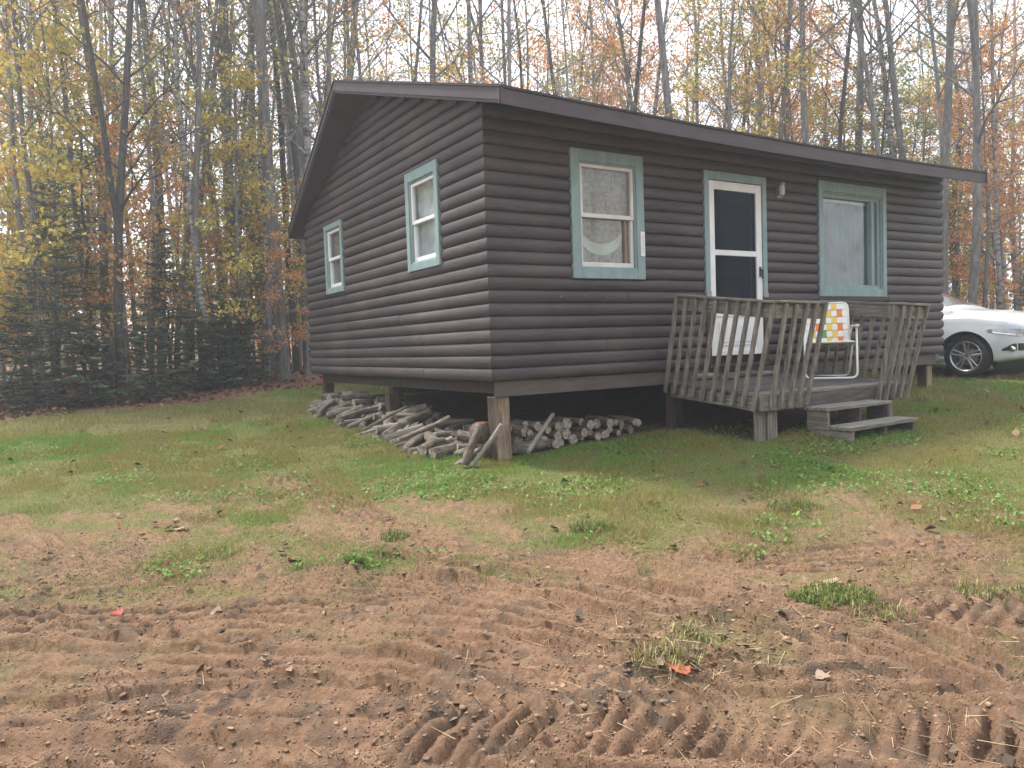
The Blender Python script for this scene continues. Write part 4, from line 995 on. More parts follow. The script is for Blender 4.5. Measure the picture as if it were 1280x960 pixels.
# single tufts
def tuft(w0,v0,rad_,n,h,cols,label,mound=0.,spread=1.3,wd=.004):
    x0,y0=wv(w0,v0); z0=float(ground_at(np.array([w0]),np.array([v0]))[0])
    e=empty('grass_tuft',(x0,y0,z0),0,label,'grass tuft')
    a=nr.random(n)*6.283; r=rad_*np.sqrt(nr.random(n)); ww=w0+r*np.cos(a); vv=v0+.7*r*np.sin(a); z=ground_at(ww,vv)
    X=CAM.x+HX*vv+HY*ww-x0; Y=CAM.y+HY*vv-HX*ww-y0; Z=z-z0-.005
    b=nr.random(n)*6.283; hh=h*(.35+.9*nr.random(n)); sp=spread*np.abs(nr.normal(0,.6,n)); lx,ly=np.cos(b)*hh*sp,np.sin(b)*hh*sp
    px,py=-np.sin(b)*wd*.5,np.cos(b)*wd*.5
    P=np.zeros((n,5,3))
    P[:,0]=np.stack([X-px,Y-py,Z],-1); P[:,1]=np.stack([X+px,Y+py,Z],-1)
    P[:,2]=np.stack([X+lx*.45+px*.8,Y+ly*.45+py*.8,Z+hh*.75],-1); P[:,3]=P[:,2]-np.stack([px,py,0*px],-1)*1.7; P[:,4]=np.stack([X+lx,Y+ly,Z+hh*(.95-.45*np.clip(sp,0,1.2))],-1)
    I=np.arange(5*n).reshape(-1,5); F=np.concatenate([I[:,[0,1,2]],I[:,[0,2,3]],I[:,[3,2,4]]])
    col=np.array(cols)[nr.integers(0,len(cols),n)]*(.6+.8*nr.random((n,1)))
    Cc=np.repeat(np.concatenate([col,np.ones((n,1))],1)[:,None,:],5,1).reshape(-1,4)
    link('blades',np_mesh('blades',P.reshape(-1,3),F,M['blade'],{'Col':Cc}),e)
    return e
gg=[[.085,.15,.025],[.06,.11,.02],[.15,.19,.04],[.05,.085,.02],[.22,.20,.09]]; dy=[[.30,.27,.10],[.20,.20,.06],[.36,.29,.16],[.13,.14,.04],[.16,.12,.07]]
tuft(1.62,3.88,.22,1500,.058,gg+gg+dy[:2],'largest bright green grass tuft on the bare dirt at the right')
tuft(1.78,3.66,.16,420,.045,dy+gg[:2],'low dull tuft just in front of the largest green tuft')
tuft(2.5,3.9,.22,600,.055,dy+gg[:2],'dry grass tuft at the right edge of the dirt')
tuft(.62,3.22,.15,300,.085,dy,'straggly yellow grass tuft in the churned dirt at the bottom centre',0,1.5,.004)
tuft(.80,3.45,.15,280,.065,dy+gg[:1],'straw coloured tuft beside the dark churned soil')
tuft(-1.02,4.72,.07,260,.06,gg[:2],'small dark green weed beside a dark clod left of the tyre marks')
tuft(-.85,5.22,.10,260,.05,gg,'small green tuft at the lawn edge above the tyre marks')
tuft(.52,5.25,.16,500,.06,gg,'round green tuft on the worn lawn in front of the deck')
tuft(2.05,5.55,.2,500,.06,gg,'broad green tuft on the worn lawn in front of the steps')
def big_leaf(w0,v0,s,col,label):
    x0,y0=wv(w0,v0); z0=float(ground_at(np.array([w0]),np.array([v0]))[0])+.012
    mb=MB(); pts=[]; g=random.Random(int(w0*100+v0*999))
    out=[(0,-.5),(.12,-.42),(.42,-.38),(.30,-.16),(.52,.06),(.26,.08),(.18,.36),(0,.56),(-.2,.34),(-.28,.1),(-.5,.1),(-.3,-.14),(-.44,-.36),(-.1,-.42)]
    vs=[(0,0,.0)]+[(a*s,b*s,s*.28*(a*a+b*b)*g.uniform(.3,1.6)+.004) for a,b in out]
    mb.add(vs,[(0,i+1,(i+1)%14+1) for i in range(14)],0,True)
    o=mb.build('fallen_leaf',plain('leaf_'+label[:10],col,.7),None,fix=False); o.location=(x0,y0,z0); o.rotation_euler=(g.uniform(-.3,.3),g.uniform(-.3,.3),g.uniform(0,6))
    tag(o,label,'leaf')
big_leaf(-2.22,4.12,.06,(.40,.025,.02),'bright red maple leaf lying on the dirt at the left')
big_leaf(-1.45,4.85,.10,(.34,.09,.04),'dull red leaf lying left of the small dark weed')
big_leaf(1.02,3.42,.11,(.17,.115,.085),'pale brown curled leaf beside the dark churned soil')
big_leaf(.66,3.12,.10,(.30,.07,.03),'rust red leaf in front of the straggly yellow tuft')
big_leaf(1.72,4.12,.11,(.25,.16,.10),'large tan leaf just behind the largest green tuft')
big_leaf(1.25,3.1,.08,(.21,.14,.095),'small tan leaf on the tracks at the bottom right')
big_leaf(-2.5,5.6,.10,(.26,.18,.11),'pale tan leaf on the worn ground at far left')
# ------------------------------------------------------------------ trees
def rot_about(v,ax,a): return Matrix.Rotation(a,3,ax)@v
def perp(v): 
    p=v.cross(Vector((0,0,1)) if abs(v.z)<.95 else Vector((1,0,0))); return p.normalized()
class TreeGen:
    def __init__(s,seed): s.r=random.Random(seed); s.mb=MB(); s.tips=[]
    def limb(s,p,d,ln,r0,lvl,maxl,up,nseg=4,bare=False):
        r=s.r; pts=[p.copy()]; rs=[r0]; q=p.copy(); dd=d.copy()
        for i in range(nseg):
            dd=(dd+Vector((r.gauss(0,.13),r.gauss(0,.13),r.gauss(0,.06)+up))).normalized()
            q=q+dd*ln/nseg; pts.append(q.copy()); rs.append(max(.003,r0*(1-(i+1)/nseg*.8)))
        s.mb.tube(pts,rs,5 if lvl==1 else (4 if lvl==2 else 3),cap=False)
        if lvl<maxl:
            nb=r.randint(2,4) if lvl==1 else r.randint(1,3)
            for k in range(nb):
                t=r.uniform(.25,1); i=min(nseg-1,int(t*nseg)); pp=pts[i].lerp(pts[i+1],t*nseg-i)
                bd=rot_about((pts[i+1]-pts[i]).normalized(),perp(dd),r.uniform(.4,.9)); bd=rot_about(bd,(pts[i+1]-pts[i]).normalized(),r.uniform(0,6.28))
                s.limb(pp,bd,ln*r.uniform(.35,.6),r0*.5,lvl+1,maxl,up,3)
        if lvl>=2: s.tips.append((pts[-1],ln))
        if lvl>=2 and nseg>2: s.tips.append((pts[-2],ln))
def leaf_cloud(tips,per,size,pal,spread,r,keep=1.,droop=.5,kmax=99999):
    ps=[];cs=[]
    for p,ln in tips:
        if r.random()>keep*.68: continue
        base=np.array(pal[r.randrange(len(pal))])
        for _ in range(r.randint(max(1,int(per*1.0)),int(per*2.0))):
            ps.append((p.x+r.gauss(0,spread*.95),p.y+r.gauss(0,spread*.95),p.z+r.gauss(0,spread*.33))); cs.append(base*r.uniform(.75,1.4))
    if not ps: return None
    ps=np.array(ps[:kmax]); cs=np.clip(np.array(cs[:kmax]),0,1); n=len(ps)
    nrm=nr.normal(0,1,(n,3)); nrm[:,2]+=droop; nrm/=np.linalg.norm(nrm,axis=1)[:,None]
    u=np.cross(nrm,nr.normal(0,1,(n,3))); u/=np.linalg.norm(u,axis=1)[:,None]; v=np.cross(nrm,u); s=(size*(.6+.8*nr.random(n)))[:,None]
    P=np.stack([ps-u*s*.55,ps+v*s*.38+nrm*s*.1,ps+u*s*.55,ps-v*s*.38+nrm*s*.1],1).reshape(-1,3)
    return P,np.repeat(np.concatenate([cs,np.ones((n,1))],1)[:,None,:],4,1).reshape(-1,4)
ORANGE=[(.62,.29,.09),(.58,.24,.08),(.64,.36,.11),(.50,.19,.08),(.56,.32,.12),(.46,.27,.11)]
YELLOW=[(.60,.46,.10),(.52,.42,.10),(.40,.37,.09),(.58,.38,.10),(.32,.31,.09)]
OLIVE=[(.22,.25,.08),(.28,.29,.09),(.17,.21,.08),(.36,.32,.10),(.14,.18,.075)]
RUST=[(.50,.26,.13),(.44,.24,.13),(.54,.30,.13),(.38,.24,.14)]
PINK=[(.60,.31,.18),(.54,.32,.19),(.52,.28,.17),(.60,.37,.18)]
def hardwood(seed,H,r0,pal,keep,per=9,size=.085,first=.3,nb=20,fork=None,lean=0,bark='bark',spread=.22,low=0,blen=1.):
    g=TreeGen(seed); r=g.r; pts=[]; rs=[]; q=Vector((0,0,-.25)); d=Vector((lean,0,1)).normalized(); n=16
    for i in range(n+1):
        t=i/n; pts.append(q.copy()); rs.append(r0*(1.25 if i==0 else 1.)*(1-.86*t**1.15)+.006)
        d=(d+Vector((r.gauss(0,.028),r.gauss(0,.028),.03))).normalized(); q=q+d*(H/n)
    g.mb.tube(pts,rs,9,cap=False)
    if fork:
        fi=int(fork*n); fd=rot_about((pts[fi+1]-pts[fi]).normalized(),Vector((math.cos(seed),math.sin(seed),0)),.42); p=pts[fi].copy(); fp=[p.copy()]; fr=[rs[fi]*.85]
        for i in range(9):
            fd=(fd+Vector((r.gauss(0,.04),r.gauss(0,.04),.09))).normalized(); p=p+fd*H*(1-fork)/10; fp.append(p.copy()); fr.append(max(.01,rs[fi]*.8*(1-(i+1)/10)))
        g.mb.tube(fp,fr,7,cap=False)
        for k in range(nb//2):
            i=r.randint(2,8); bd=Vector((math.cos(k*2.4),math.sin(k*2.4),r.uniform(.5,1.1))).normalized(); g.limb(fp[i],bd,H*r.uniform(.07,.13)*blen,fr[i]*.45,1,3,.05)
    for k in range(nb):
        t=first+(1-first)*(k+r.random())/nb; i=min(n-1,int(t*n)); p=pts[i].lerp(pts[i+1],t*n-i); a=k*2.4+r.uniform(-.5,.5)
        el=r.uniform(.35,.95)+.5*t; bd=Vector((math.cos(a),math.sin(a),el)).normalized()
        g.limb(p,bd,H*(.06+.13*(1-t)+.03*r.random())*blen,max(.008,rs[i]*r.uniform(.3,.5)),1,3,.05)
    for k in range(low):
        t=r.uniform(.06,first); i=int(t*n); a=r.uniform(0,6.28); g.limb(pts[i],Vector((math.cos(a),math.sin(a),r.uniform(-.05,.5))).normalized(),r.uniform(.5,1.6),.012,2,3,.0,3)
    return g.mb,leaf_cloud(g.tips,per,size,pal,spread,r,keep,.6,14000),bark
def conifer(seed,H,r0,dens=1.,base=.06,wide=.24,bark='bark_dark',pal=((.085,.125,.08),(.105,.15,.09),(.14,.18,.10),(.085,.115,.085),(.16,.175,.09))):
    r=random.Random(seed); mb=MB(); n=8; mb.tube([(r.gauss(0,.02)*k,r.gauss(0,.02)*k,-.2+(H+.2)*k/n) for k in range(n+1)],[r0*(1-.93*k/n) for k in range(n+1)],7,cap=False)
    B=[];D=[];S=[]
    nw=int(H*5.0*dens); 
    for w in range(nw):
        z=H*(base+(1-base)*(w+r.random())/nw); t=z/H; ln=H*wide*(1-t)**.8*r.uniform(.55,1.1)+.08; a=r.uniform(0,6.28); k=r.randint(2,4)
        for q in range(k):
            aa=a+6.28*q/k+r.uniform(-.4,.4); el=r.uniform(-.18,.18)+.35*t; L=ln*r.uniform(.7,1.1)
            p0=Vector((0,0,z)); dd=Vector((math.cos(aa),math.sin(aa),el)); mb.tube([p0,p0+dd*L*.5+Vector((0,0,-.03*L)),p0+dd*L+Vector((0,0,.04*L-.08*L*(1-t)))],[.010*L+.004,.006,.002],3,cap=False)
            m=max(4,int(L*24*dens)); side=Vector((-math.sin(aa),math.cos(aa),0))
            for j in range(m):
                s=(j+r.random())/m; s=.12+.88*s; tw=(1-s)*.30*L+.07
                for sg in (-1,1):
                    u=r.uniform(.1,1.); p=p0+dd*(L*s)+side*(sg*tw*u)+Vector((0,0,-.05*tw*u-.03*L*(1-abs(2*s-1))+r.gauss(0,.015)))
                    B.append(p[:]); D.append((dd*.8+side*sg*.9+Vector((0,0,r.uniform(-.35,.1))))[:]); S.append(r.uniform(.055,.12))
    B=np.array(B);D=np.array(D);D/=np.linalg.norm(D,axis=1)[:,None];S=np.array(S)[:,None]; n=len(B)
    sd=np.cross(D,nr.normal(0,.35,(n,3))+np.array([0,0,1])); sd/=np.linalg.norm(sd,axis=1)[:,None]
    P=np.stack([B-D*S*.6,B+sd*S*.20,B+D*S*.9,B-sd*S*.20],1).reshape(-1,3)
    col=np.array(pal)[nr.integers(0,len(pal),n)]*(.7+.6*nr.random((n,1)))
    return mb,(P,np.repeat(np.concatenate([col,np.ones((n,1))],1)[:,None,:],4,1).reshape(-1,4)),bark
PROT={}
def proto(key,name,gen,leafmat='leaf'):
    mb,lf,bark=gen
    tm=bpy.data.meshes.new('trunk'); tm.from_pydata(mb.v,[],mb.f); tm.polygons.foreach_set('use_smooth',[True]*len(mb.f)); tm.materials.append(M[bark]); tm.update()
    cm=np_mesh('crown',lf[0],np.arange(len(lf[0])).reshape(-1,4),M[leafmat],{'Col':lf[1]}) if lf else None
    PROT[key]=(name,tm,cm)
# tall, mostly bare
proto('bare1','hardwood_tree',hardwood(1,19,.108,YELLOW+ORANGE,.20,8,.09,.28,26,.42,low=5))
proto('bare2','hardwood_tree',hardwood(2,20,.098,ORANGE,.30,7,.09,.36,24,low=6))
proto('bare3','hardwood_tree',hardwood(3,18,.082,PINK,.30,7,.085,.32,24,.55,low=5))
proto('bare4','hardwood_tree',hardwood(4,21,.122,YELLOW+OLIVE,.25,7,.09,.34,26,.5,low=4))
proto('bare5','hardwood_tree',hardwood(5,17,.072,OLIVE,.35,7,.08,.3,22,low=7))
proto('dark1','hardwood_tree',hardwood(41,17,.115,OLIVE+YELLOW,.35,8,.085,.22,24,.30,low=8,bark='bark_dark'))
proto('thin1','pole_tree',hardwood(6,15,.055,ORANGE+YELLOW,.40,7,.08,.3,18,low=6,bark='bark_pale'))
proto('thin2','pole_tree',hardwood(7,15,.048,OLIVE+YELLOW,.4,8,.075,.35,16,low=6,bark='bark_pale'))
proto('thin3','pole_tree',hardwood(8,16,.06,PINK+RUST,.3,6,.08,.35,18,low=7,bark='bark_dark'))
# leafy
proto('maple1','maple_tree',hardwood(11,12,.075,ORANGE,.85,13,.085,.22,22,blen=1.15,spread=.26))
proto('maple2','maple_tree',hardwood(12,10,.06,ORANGE+PINK,.8,13,.085,.18,20,blen=1.2,spread=.26))
proto('yellow1','yellow_tree',hardwood(13,11,.065,YELLOW,.85,12,.08,.15,22,blen=1.1,spread=.25))
proto('yellow2','yellow_sapling',hardwood(14,6,.035,YELLOW,.9,12,.075,.12,18,blen=1.3,spread=.2))
proto('olive1','green_tree',hardwood(15,9,.055,OLIVE,.9,13,.08,.12,24,blen=1.2,spread=.26))
proto('olive2','green_sapling',hardwood(16,5,.03,OLIVE+YELLOW[:2],.9,13,.07,.1,18,blen=1.4,spread=.2))
proto('maple3','maple_sapling',hardwood(17,5,.028,ORANGE[:3]+PINK,.7,10,.075,.15,15,blen=1.4,spread=.2))
proto('twiggy','bare_sapling',hardwood(18,5.5,.022,RUST,.25,5,.06,.12,16,blen=1.2))
proto('birch1','birch_tree',hardwood(21,17,.085,YELLOW+OLIVE,.4,8,.075,.3,20,bark='birch',low=5))
proto('birch2','birch_tree',hardwood(22,16,.095,OLIVE,.4,8,.075,.34,20,bark='birch',low=4))
proto('fir1','fir_tree',conifer(31,9,.085,.9,.05),'needle'); proto('fir2','fir_tree',conifer(32,6.5,.06,1.05,.04,.27),'needle')
proto('fir3','fir_sapling',conifer(33,3.2,.032,1.5,.03,.34),'needle'); proto('fir4','fir_sapling',conifer(34,1.5,.02,2.3,.05,.5),'needle')
proto('hemlock','fir_tree',conifer(35,12,.12,.75,.10,.22),'needle')
def region(w,v):
    t=w/v
    if t<-.47: return 'at the far left of the woods'
    if t<-.29: return 'in the woods left of the cabin'
    if t<-.02: return 'behind the cabin gable'
    if t<.28: return 'behind the middle of the cabin roof'
    if t<.52: return 'behind the right half of the cabin roof'
    return 'in the woods behind the white car'
DESC={'dark':'dark barked hardwood','bare':'tall nearly bare grey hardwood','thin':'thin straight pole tree with few leaves','maple':'orange leaved maple','yellow':'yellow leaved tree','olive':'leafy olive green tree','birch':'white barked birch','fir':'dark green fir','hemlock':'tall dark evergreen','twiggy':'thin bare sapling'}
ntree=0
def plant(key,w,v,sc=1.,rz=None,tilt=(0,0),label=None,group=None):
    global ntree
    name,tm,cm=PROT[key]; x,y=wv(w,v); g=G(x,y)
    e=empty(name,(x,y,g),rnd.uniform(0,6.28) if rz is None else rz)
    e.rotation_euler=(tilt[0],tilt[1],e.rotation_euler[2]); e.scale=(sc,sc,sc*rnd.uniform(.93,1.08))
    link('trunk',tm,e)
    if cm: link('crown',cm,e)
    k=key.rstrip('0123456789')
    reg=region(w,v)
    if label: tag(e,label,'tree',group)
    else:
        far='deep ' if v>27 else ''
        tag(e,f"{DESC[k]} {far}{reg}",'tree',f"{DESC[k]}s {far}{reg}")
    ntree+=1; return e
# trees one can pick out ---------------------------------------------------
P=lambda px,v:((px-640)/948.5*v)
for key,px,v,sc,rz,tl,lab in [
 ('dark1',150,13.9,.72,2.4,(0,-.07),'dark leaning hardwood with a fork at the left forest edge'),
 ('bare3',72,14.2,.7,1.,(0,-.03),'slender grey hardwood left of the forked leaning hardwood'),
 ('birch1',266,14.8,.62,.4,(0,-.07),'white birch leaning left, nearest the lawn in the woods left of the cabin'),
 ('birch2',352,16.0,.80,1.9,(0,-.02),'white birch standing in fallen leaves left of the cabin corner'),
 ('birch1',391,16.8,1.0,3.1,(0,-.03),'white birch right beside the back corner of the cabin'),
 ('birch2',313,16.8,.62,4.4,(.02,.0),'thin grey birch between two thicker birches left of the cabin'),
 ('bare4',305,19,1.15,.6,(0,-.02),'thick grey trunk rising left of the cabin gable'),
 ('bare2',340,18.5,1.05,2.2,(0,.0),'tall straight trunk just left of the cabin gable'),
 ('bare2',372,21,1.1,.9,(0,-.01),'tall straight trunk brushing the gable peak'),
 ('bare5',240,17,1.0,1.2,(0,-.03),'slim grey trunk rising behind the leaning birch'),
 ('bare2',530,20,1.0,.3,(0,-.02),'straight pale trunk above the left end of the roof'),
 ('bare5',487,19.5,.9,2.3,(0,-.10),'leaning pale trunk above the left end of the roof'),
 ('bare3',628,24,1.1,1.7,(0,-.04),'dark trunk above the bend of the roof'),
 ('bare2',850,21,1.15,4.2,(0,0),'darkest straight trunk above the middle of the roof'),
 ('bare5',828,22.5,1.1,3.3,(0,-.01),'slim trunk close beside the darkest straight trunk'),
 ('bare3',972,21,1.0,5.1,(0,.02),'forked grey trunk above the door'),
 ('bare2',1022,20,1.0,2.7,(0,-.06),'smooth trunk leaning left above the large window'),
 ('bare4',1078,22,1.0,.2,(0,.01),'forked trunk above the right end of the large window'),
 ('birch2',1133,21,1.0,2.9,(0,-.02),'pale mottled trunk above the right end of the roof'),
 ('bare4',1182,19.5,.95,5.6,(0,.0),'thickest grey trunk behind the right end of the roof'),
 ('bare1',1212,19,.95,4.0,(0,.07),'thick trunk leaning right above the parked car'),
 ('birch1',1254,20,.75,.6,(0,.02),'thin white birch behind the bonnet of the parked car'),
 ('hemlock',1195,27,1.3,1.0,(0,0),'tall dark evergreen between the two thickest trunks at the right'),
 ('fir3',78,13.3,1.25,.0,(0,0),'bushy fir sapling at the lawn edge on the far left'),
 ('fir2',118,15.0,.95,2.0,(0,0),'mid sized fir behind the forked leaning hardwood'),
 ('fir3',212,15.2,1.05,1.0,(0,0),'fir sapling with drooping tiers right of the forked hardwood'),
 ('fir4',243,14.4,1.15,2.0,(0,0),'small fir sapling at the foot of the leaning birch'),
 ('fir4',300,15.4,1.2,3.0,(0,0),'low round fir sapling left of the cabin corner birches'),
 ('fir4',20,13.1,1.1,3.5,(0,0),'small fir sapling cut by the left picture edge'),
 ('fir2',330,19.0,.95,4.,(0,0),'dark fir filling the gap beside the cabin back corner'),
 ('yellow2',-8,13.0,.42,4.,(0,0),'short yellow leaved sapling at the left edge of the lawn'),
 ('twiggy',58,12.7,.45,1.,(0,0),'bare knee-high twig at the lawn edge on the far left'),
 ('maple3',352,15.5,.55,2.,(0,0),'orange maple sapling beside the birch at the cabin corner'),
 ]:
    plant(key,P(px,v),v,sc,rz,tl,lab)
for px,v,sc,key in ((40,12.75,.8,'fir3'),(186,13.3,1.1,'fir4'),(282,14.7,1.0,'fir4'),(318,15.3,.55,'fir3'),(108,12.95,1.1,'fir4')):
    plant(key,P(px,v),v,sc,None,(0,0),'low green fir sapling in the skirt of firs along the left forest edge','low firs along the left forest edge')
# the rest of the wood -----------------------------------------------------
placed=[]
def edge(w): return float(np.interp(w,[-14,-9,-6,-4,-2,2,6,12,20],[12.6,13.4,14.4,16.4,18.0,19.5,19.5,18.3,17.5]))
def fill(keys,n,d0,d1,smin,smax,mind=.8,wlim=None,power=1.2):
    c=0;t=0
    while c<n and t<n*40:
        t+=1; tt=rnd.uniform(-.78,.80); dd=d0+(d1-d0)*rnd.random()**power; w=tt*(17+dd); v=edge(w)+dd
        tt=w/v
        if abs(tt)>.80: continue
        if wlim and not wlim(tt): continue
        x,y=wv(w,v)
        if any((w-a)**2+(v-b)**2<mind**2 for a,b in placed): continue
        if x<L_+1.2 and x>-1.0 and y<W_+1.2: continue
        if 6.5<x<12.5 and -2<y<5.5: continue
        placed.append((w,v)); c+=1
        plant(rnd.choice(keys),w,v,rnd.uniform(smin,smax),None,(rnd.gauss(0,.03),rnd.gauss(0,.03)))
fill(['bare1','bare2','bare3','bare4','bare5'],30,.3,24,.75,1.15,1.2)
fill(['thin1','thin2','thin3','thin1'],70,.2,22,.8,1.2,.6)
fill(['thin1','thin2','thin3','bare5','bare2'],40,.5,16,.8,1.2,.5,lambda t:t<-.22)
fill(['birch1','birch2'],10,1,16,.7,1.05,1.0)
fill(['maple1','maple2','maple3'],22,2,22,.75,1.2,1.0,lambda t:t>-.25)
fill(['yellow1','yellow2','maple1'],4,4,22,.7,1.1,1.0,lambda t:t<-.2)
fill(['yellow1','yellow2','yellow2'],20,2,24,.7,1.1,.9)
fill(['olive1','olive2','yellow1'],10,1,18,.7,1.1,.9)
fill(['yellow2','olive2','yellow2','maple3'],16,.3,7,.7,1.2,.7,lambda t:t<-.24)
fill(['fir1','fir2','yellow1'],7,.6,14,.7,1.0,1.0,lambda t:t<-.25)
fill(['fir4','yellow2','olive2','yellow2'],13,.2,6,.7,1.2,.7,lambda t:t<-.24)
fill(['fir1','fir2','fir3','olive1','yellow2'],15,.6,14,.6,1.0,1.0,lambda t:t>.45)
fill(['fir1','hemlock'],4,8,20,.8,1.1,1.2,lambda t:-.2<t<.45)
fill(['maple1','yellow1','maple2'],9,2,14,.7,1.0,.8,lambda t:t>.30)
print('TREES',ntree)
# far wood: one mass beyond the trees one can tell apart
mb=MB(); tips=[]
for k in range(170):
    tt=rnd.uniform(-.95,.95); dd=rnd.uniform(26,46); w=tt*(17+dd); v=edge(max(-14,min(20,w)))+dd; x,y=wv(w,v); z=G(x,y); r=rnd.uniform(.05,.14); h=rnd.uniform(8,14); lx,ly=rnd.gauss(0,.5),rnd.gauss(0,.5)
    mb.tube([(x,y,z-.2),(x+lx*.4,y+ly*.4,z+h*.5),(x+lx,y+ly,z+h)],[r,r*.65,r*.12],5,cap=False)
    for q in range(3):
        zz=rnd.uniform(.4,.9); a=rnd.uniform(0,6.28); l=rnd.uniform(.8,2); p=Vector((x+lx*zz,y+ly*zz,z+h*zz)); mb.tube([p,p+Vector((math.cos(a)*l,math.sin(a)*l,l*1.1))],[r*.3,.01],3,cap=False)
me=bpy.data.meshes.new('far_woods'); me.from_pydata(mb.v,[],mb.f); me.polygons.foreach_set('use_smooth',[True]*len(mb.f)); me.materials.append(M['bark']); me.materials.append(M['leaf'])
fw_o=link('far_woods',me); tag(fw_o,'mass of thin trunks deep in the woods behind the cabin','woods',kind='stuff')
n=30000; tt=(nr.random(n)*2-1)*.95; dd=20+26*nr.random(n); w=tt*(17+dd); v=17+dd; x=CAM.x+HX*v+HY*w; y=CAM.y+HY*v-HX*w
hh=nr.random(n)**1.8*6.5; cl=fbm(w*.35+dd*.15,hh*.45+dd*.3,201,4); k=cl>.47-.16*(hh<2.2); w,v,x,y,hh=w[k],v[k],x[k],y[k],hh[k]; n=len(w); z=gz(x,y)+hh
kind=np.clip(fbm(w*.22,hh*.2+v*.1,211,3)*1.9-.45+nr.normal(0,.10,n)+.10*(w>0),0,.999)
pals=np.array([[.07,.10,.055],[.14,.16,.06],[.26,.24,.06],[.55,.38,.07],[.58,.25,.07]]); col=pals[(kind*5).astype(int)]*(.6+.8*nr.random((n,1)))
nrm=nr.normal(0,1,(n,3)); nrm/=np.linalg.norm(nrm,axis=1)[:,None]; u=np.cross(nrm,nr.normal(0,1,(n,3))); u/=np.linalg.norm(u,axis=1)[:,None]; q=np.cross(nrm,u); s=(.10+.14*nr.random(n))[:,None]; c0=np.stack([x,y,z],-1)
Pq=np.stack([c0-u*s,c0+q*s*.7,c0+u*s,c0-q*s*.7],1).reshape(-1,3)
fo=link('far_foliage',np_mesh('far_foliage',Pq,np.arange(4*n).reshape(-1,4),M['leaf'],{'Col':np.repeat(np.concatenate([col,np.ones((n,1))],1)[:,None,:],4,1).reshape(-1,4)}))
tag(fo,'blurred far undergrowth of yellow, orange and dark green leaves deep in the woods','undergrowth',kind='stuff')

# the same wood closes the clearing behind the photographer (it shows in the window panes)
mb=MB()
for k in range(120):
    a=rnd.uniform(rad(62),rad(298)); d=rnd.uniform(13,30); x,y=wv(math.sin(a)*d,math.cos(a)*d); z=G(x,y); r=rnd.uniform(.06,.15); h=rnd.uniform(9,15); lx,ly=rnd.gauss(0,.6),rnd.gauss(0,.6)
    if -3<x<16 and -3<y<14: continue
    mb.tube([(x,y,z-.2),(x+lx*.4,y+ly*.4,z+h*.5),(x+lx,y+ly,z+h)],[r,r*.65,r*.12],5,cap=False)
me=bpy.data.meshes.new('woods_across_clearing'); me.from_pydata(mb.v,[],mb.f); me.materials.append(M['bark']); tag(link('woods_across_clearing',me),'trunks of the woods on the other side of the clearing','woods',kind='stuff')
n=120000; a=rad(62)+rad(236)*nr.random(n); d=13+17*nr.random(n); w=np.sin(a)*d; v=np.cos(a)*d; x=CAM.x+HX*v+HY*w; y=CAM.y+HY*v-HX*w; hh=nr.random(n)**1.3*10
k=(fbm(a*14,hh*.8,231,4)>.30)&~((x>-3)&(x<16)&(y>-3)&(y<14)); x,y,hh,a=x[k],y[k],hh[k],a[k]; n=len(x); kind=np.clip(fbm(a*5,hh*.2,241,3)*1.9-.5+nr.normal(0,.1,n),0,.999); col=pals[(kind*5).astype(int)]*(.6+.8*nr.random((n,1)))
nrm=nr.normal(0,1,(n,3)); nrm/=np.linalg.norm(nrm,axis=1)[:,None]; u=np.cross(nrm,nr.normal(0,1,(n,3))); u/=np.linalg.norm(u,axis=1)[:,None]; q=np.cross(nrm,u); s=(.05+.06*nr.random(n))[:,None]; c0=np.stack([x,y,gz(x,y)+hh],-1)
tag(link('foliage_across_clearing',np_mesh('foliage_across_clearing',np.stack([c0-u*s,c0+q*s*.7,c0+u*s,c0-q*s*.7],1).reshape(-1,3),np.arange(4*n).reshape(-1,4),M['leaf'],{'Col':np.repeat(np.concatenate([col,np.ones((n,1))],1)[:,None,:],4,1).reshape(-1,4)})),'autumn leaves of the woods on the other side of the clearing','foliage',kind='stuff')

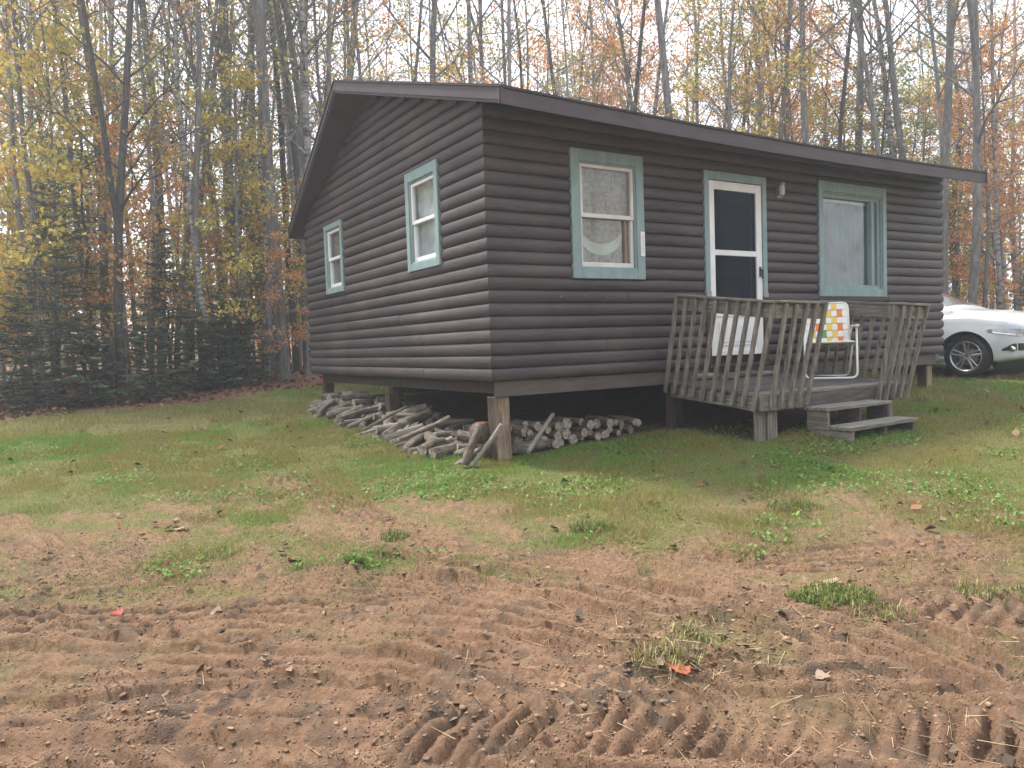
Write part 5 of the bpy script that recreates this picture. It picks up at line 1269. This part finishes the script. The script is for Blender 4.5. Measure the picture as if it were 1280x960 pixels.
# ------------------------------------------------------------------ sky and light
SUN_AZ,SUN_EL=rad(12),rad(60)      # direction to the sun: from +Y turned towards -X
sv_=Vector((-math.sin(SUN_AZ+.25)*math.cos(SUN_EL),math.cos(SUN_AZ+.25)*math.cos(SUN_EL),math.sin(SUN_EL)))
wd_=bpy.data.worlds.new('World'); scene.world=wd_; wd_.use_nodes=True; nt=wd_.node_tree; bg=nt.nodes['Background']
sk=nt.nodes.new('ShaderNodeTexSky'); sk.sky_type='NISHITA'; sk.sun_disc=False; sk.sun_elevation=SUN_EL; sk.sun_rotation=math.atan2(sv_.x,sv_.y); sk.air_density=1.0; sk.dust_density=6.0; sk.ozone_density=1.5
hs=nt.nodes.new('ShaderNodeHueSaturation'); hs.inputs['Saturation'].default_value=.22; hs.inputs['Value'].default_value=1.0
mx=nt.nodes.new('ShaderNodeMix'); mx.data_type='RGBA'; mx.inputs['Factor'].default_value=.65; mx.inputs['B'].default_value=(9.4,10.1,11.3,1)   # cloud cover
nt.links.new(sk.outputs[0],hs.inputs['Color']); nt.links.new(hs.outputs[0],mx.inputs['A']); nt.links.new(mx.outputs['Result'],bg.inputs['Color']); bg.inputs['Strength'].default_value=.082
# added haze volume standing in for lens flare veil: far trunks fade a little
hz=MB(); hz.box(-75,75,-45,75,-4.5,26); hm=bpy.data.materials.new('haze'); hm.use_nodes=True; hn=hm.node_tree; hn.nodes.clear()
ho=hn.nodes.new('ShaderNodeOutputMaterial'); hv=hn.nodes.new('ShaderNodeVolumePrincipled'); hv.inputs['Color'].default_value=(.92,.95,1,1); hv.inputs['Density'].default_value=.0036; hv.inputs['Anisotropy'].default_value=.35
hn.links.new(hv.outputs[0],ho.inputs['Volume']); tag(hz.build('haze',hm),'added thin pale haze veiling and lightening the woods','haze',kind='stuff')
ld=bpy.data.lights.new('sun','SUN'); ld.energy=2.7; ld.angle=rad(7); ld.color=(1,.95,.88); lo=bpy.data.objects.new('sun',ld); C.objects.link(lo)
lo.rotation_euler=sv_.to_track_quat('Z','Y').to_euler()
vs=scene.view_settings; vs.view_transform='Standard'; vs.look='None'; vs.exposure=1.58; vs.gamma=1; vs.use_curve_mapping=False
scene.cycles.max_bounces=6; scene.cycles.diffuse_bounces=3; scene.cycles.glossy_bounces=3; scene.cycles.transmission_bounces=4; scene.cycles.transparent_max_bounces=12
scene.cycles.use_denoising=True
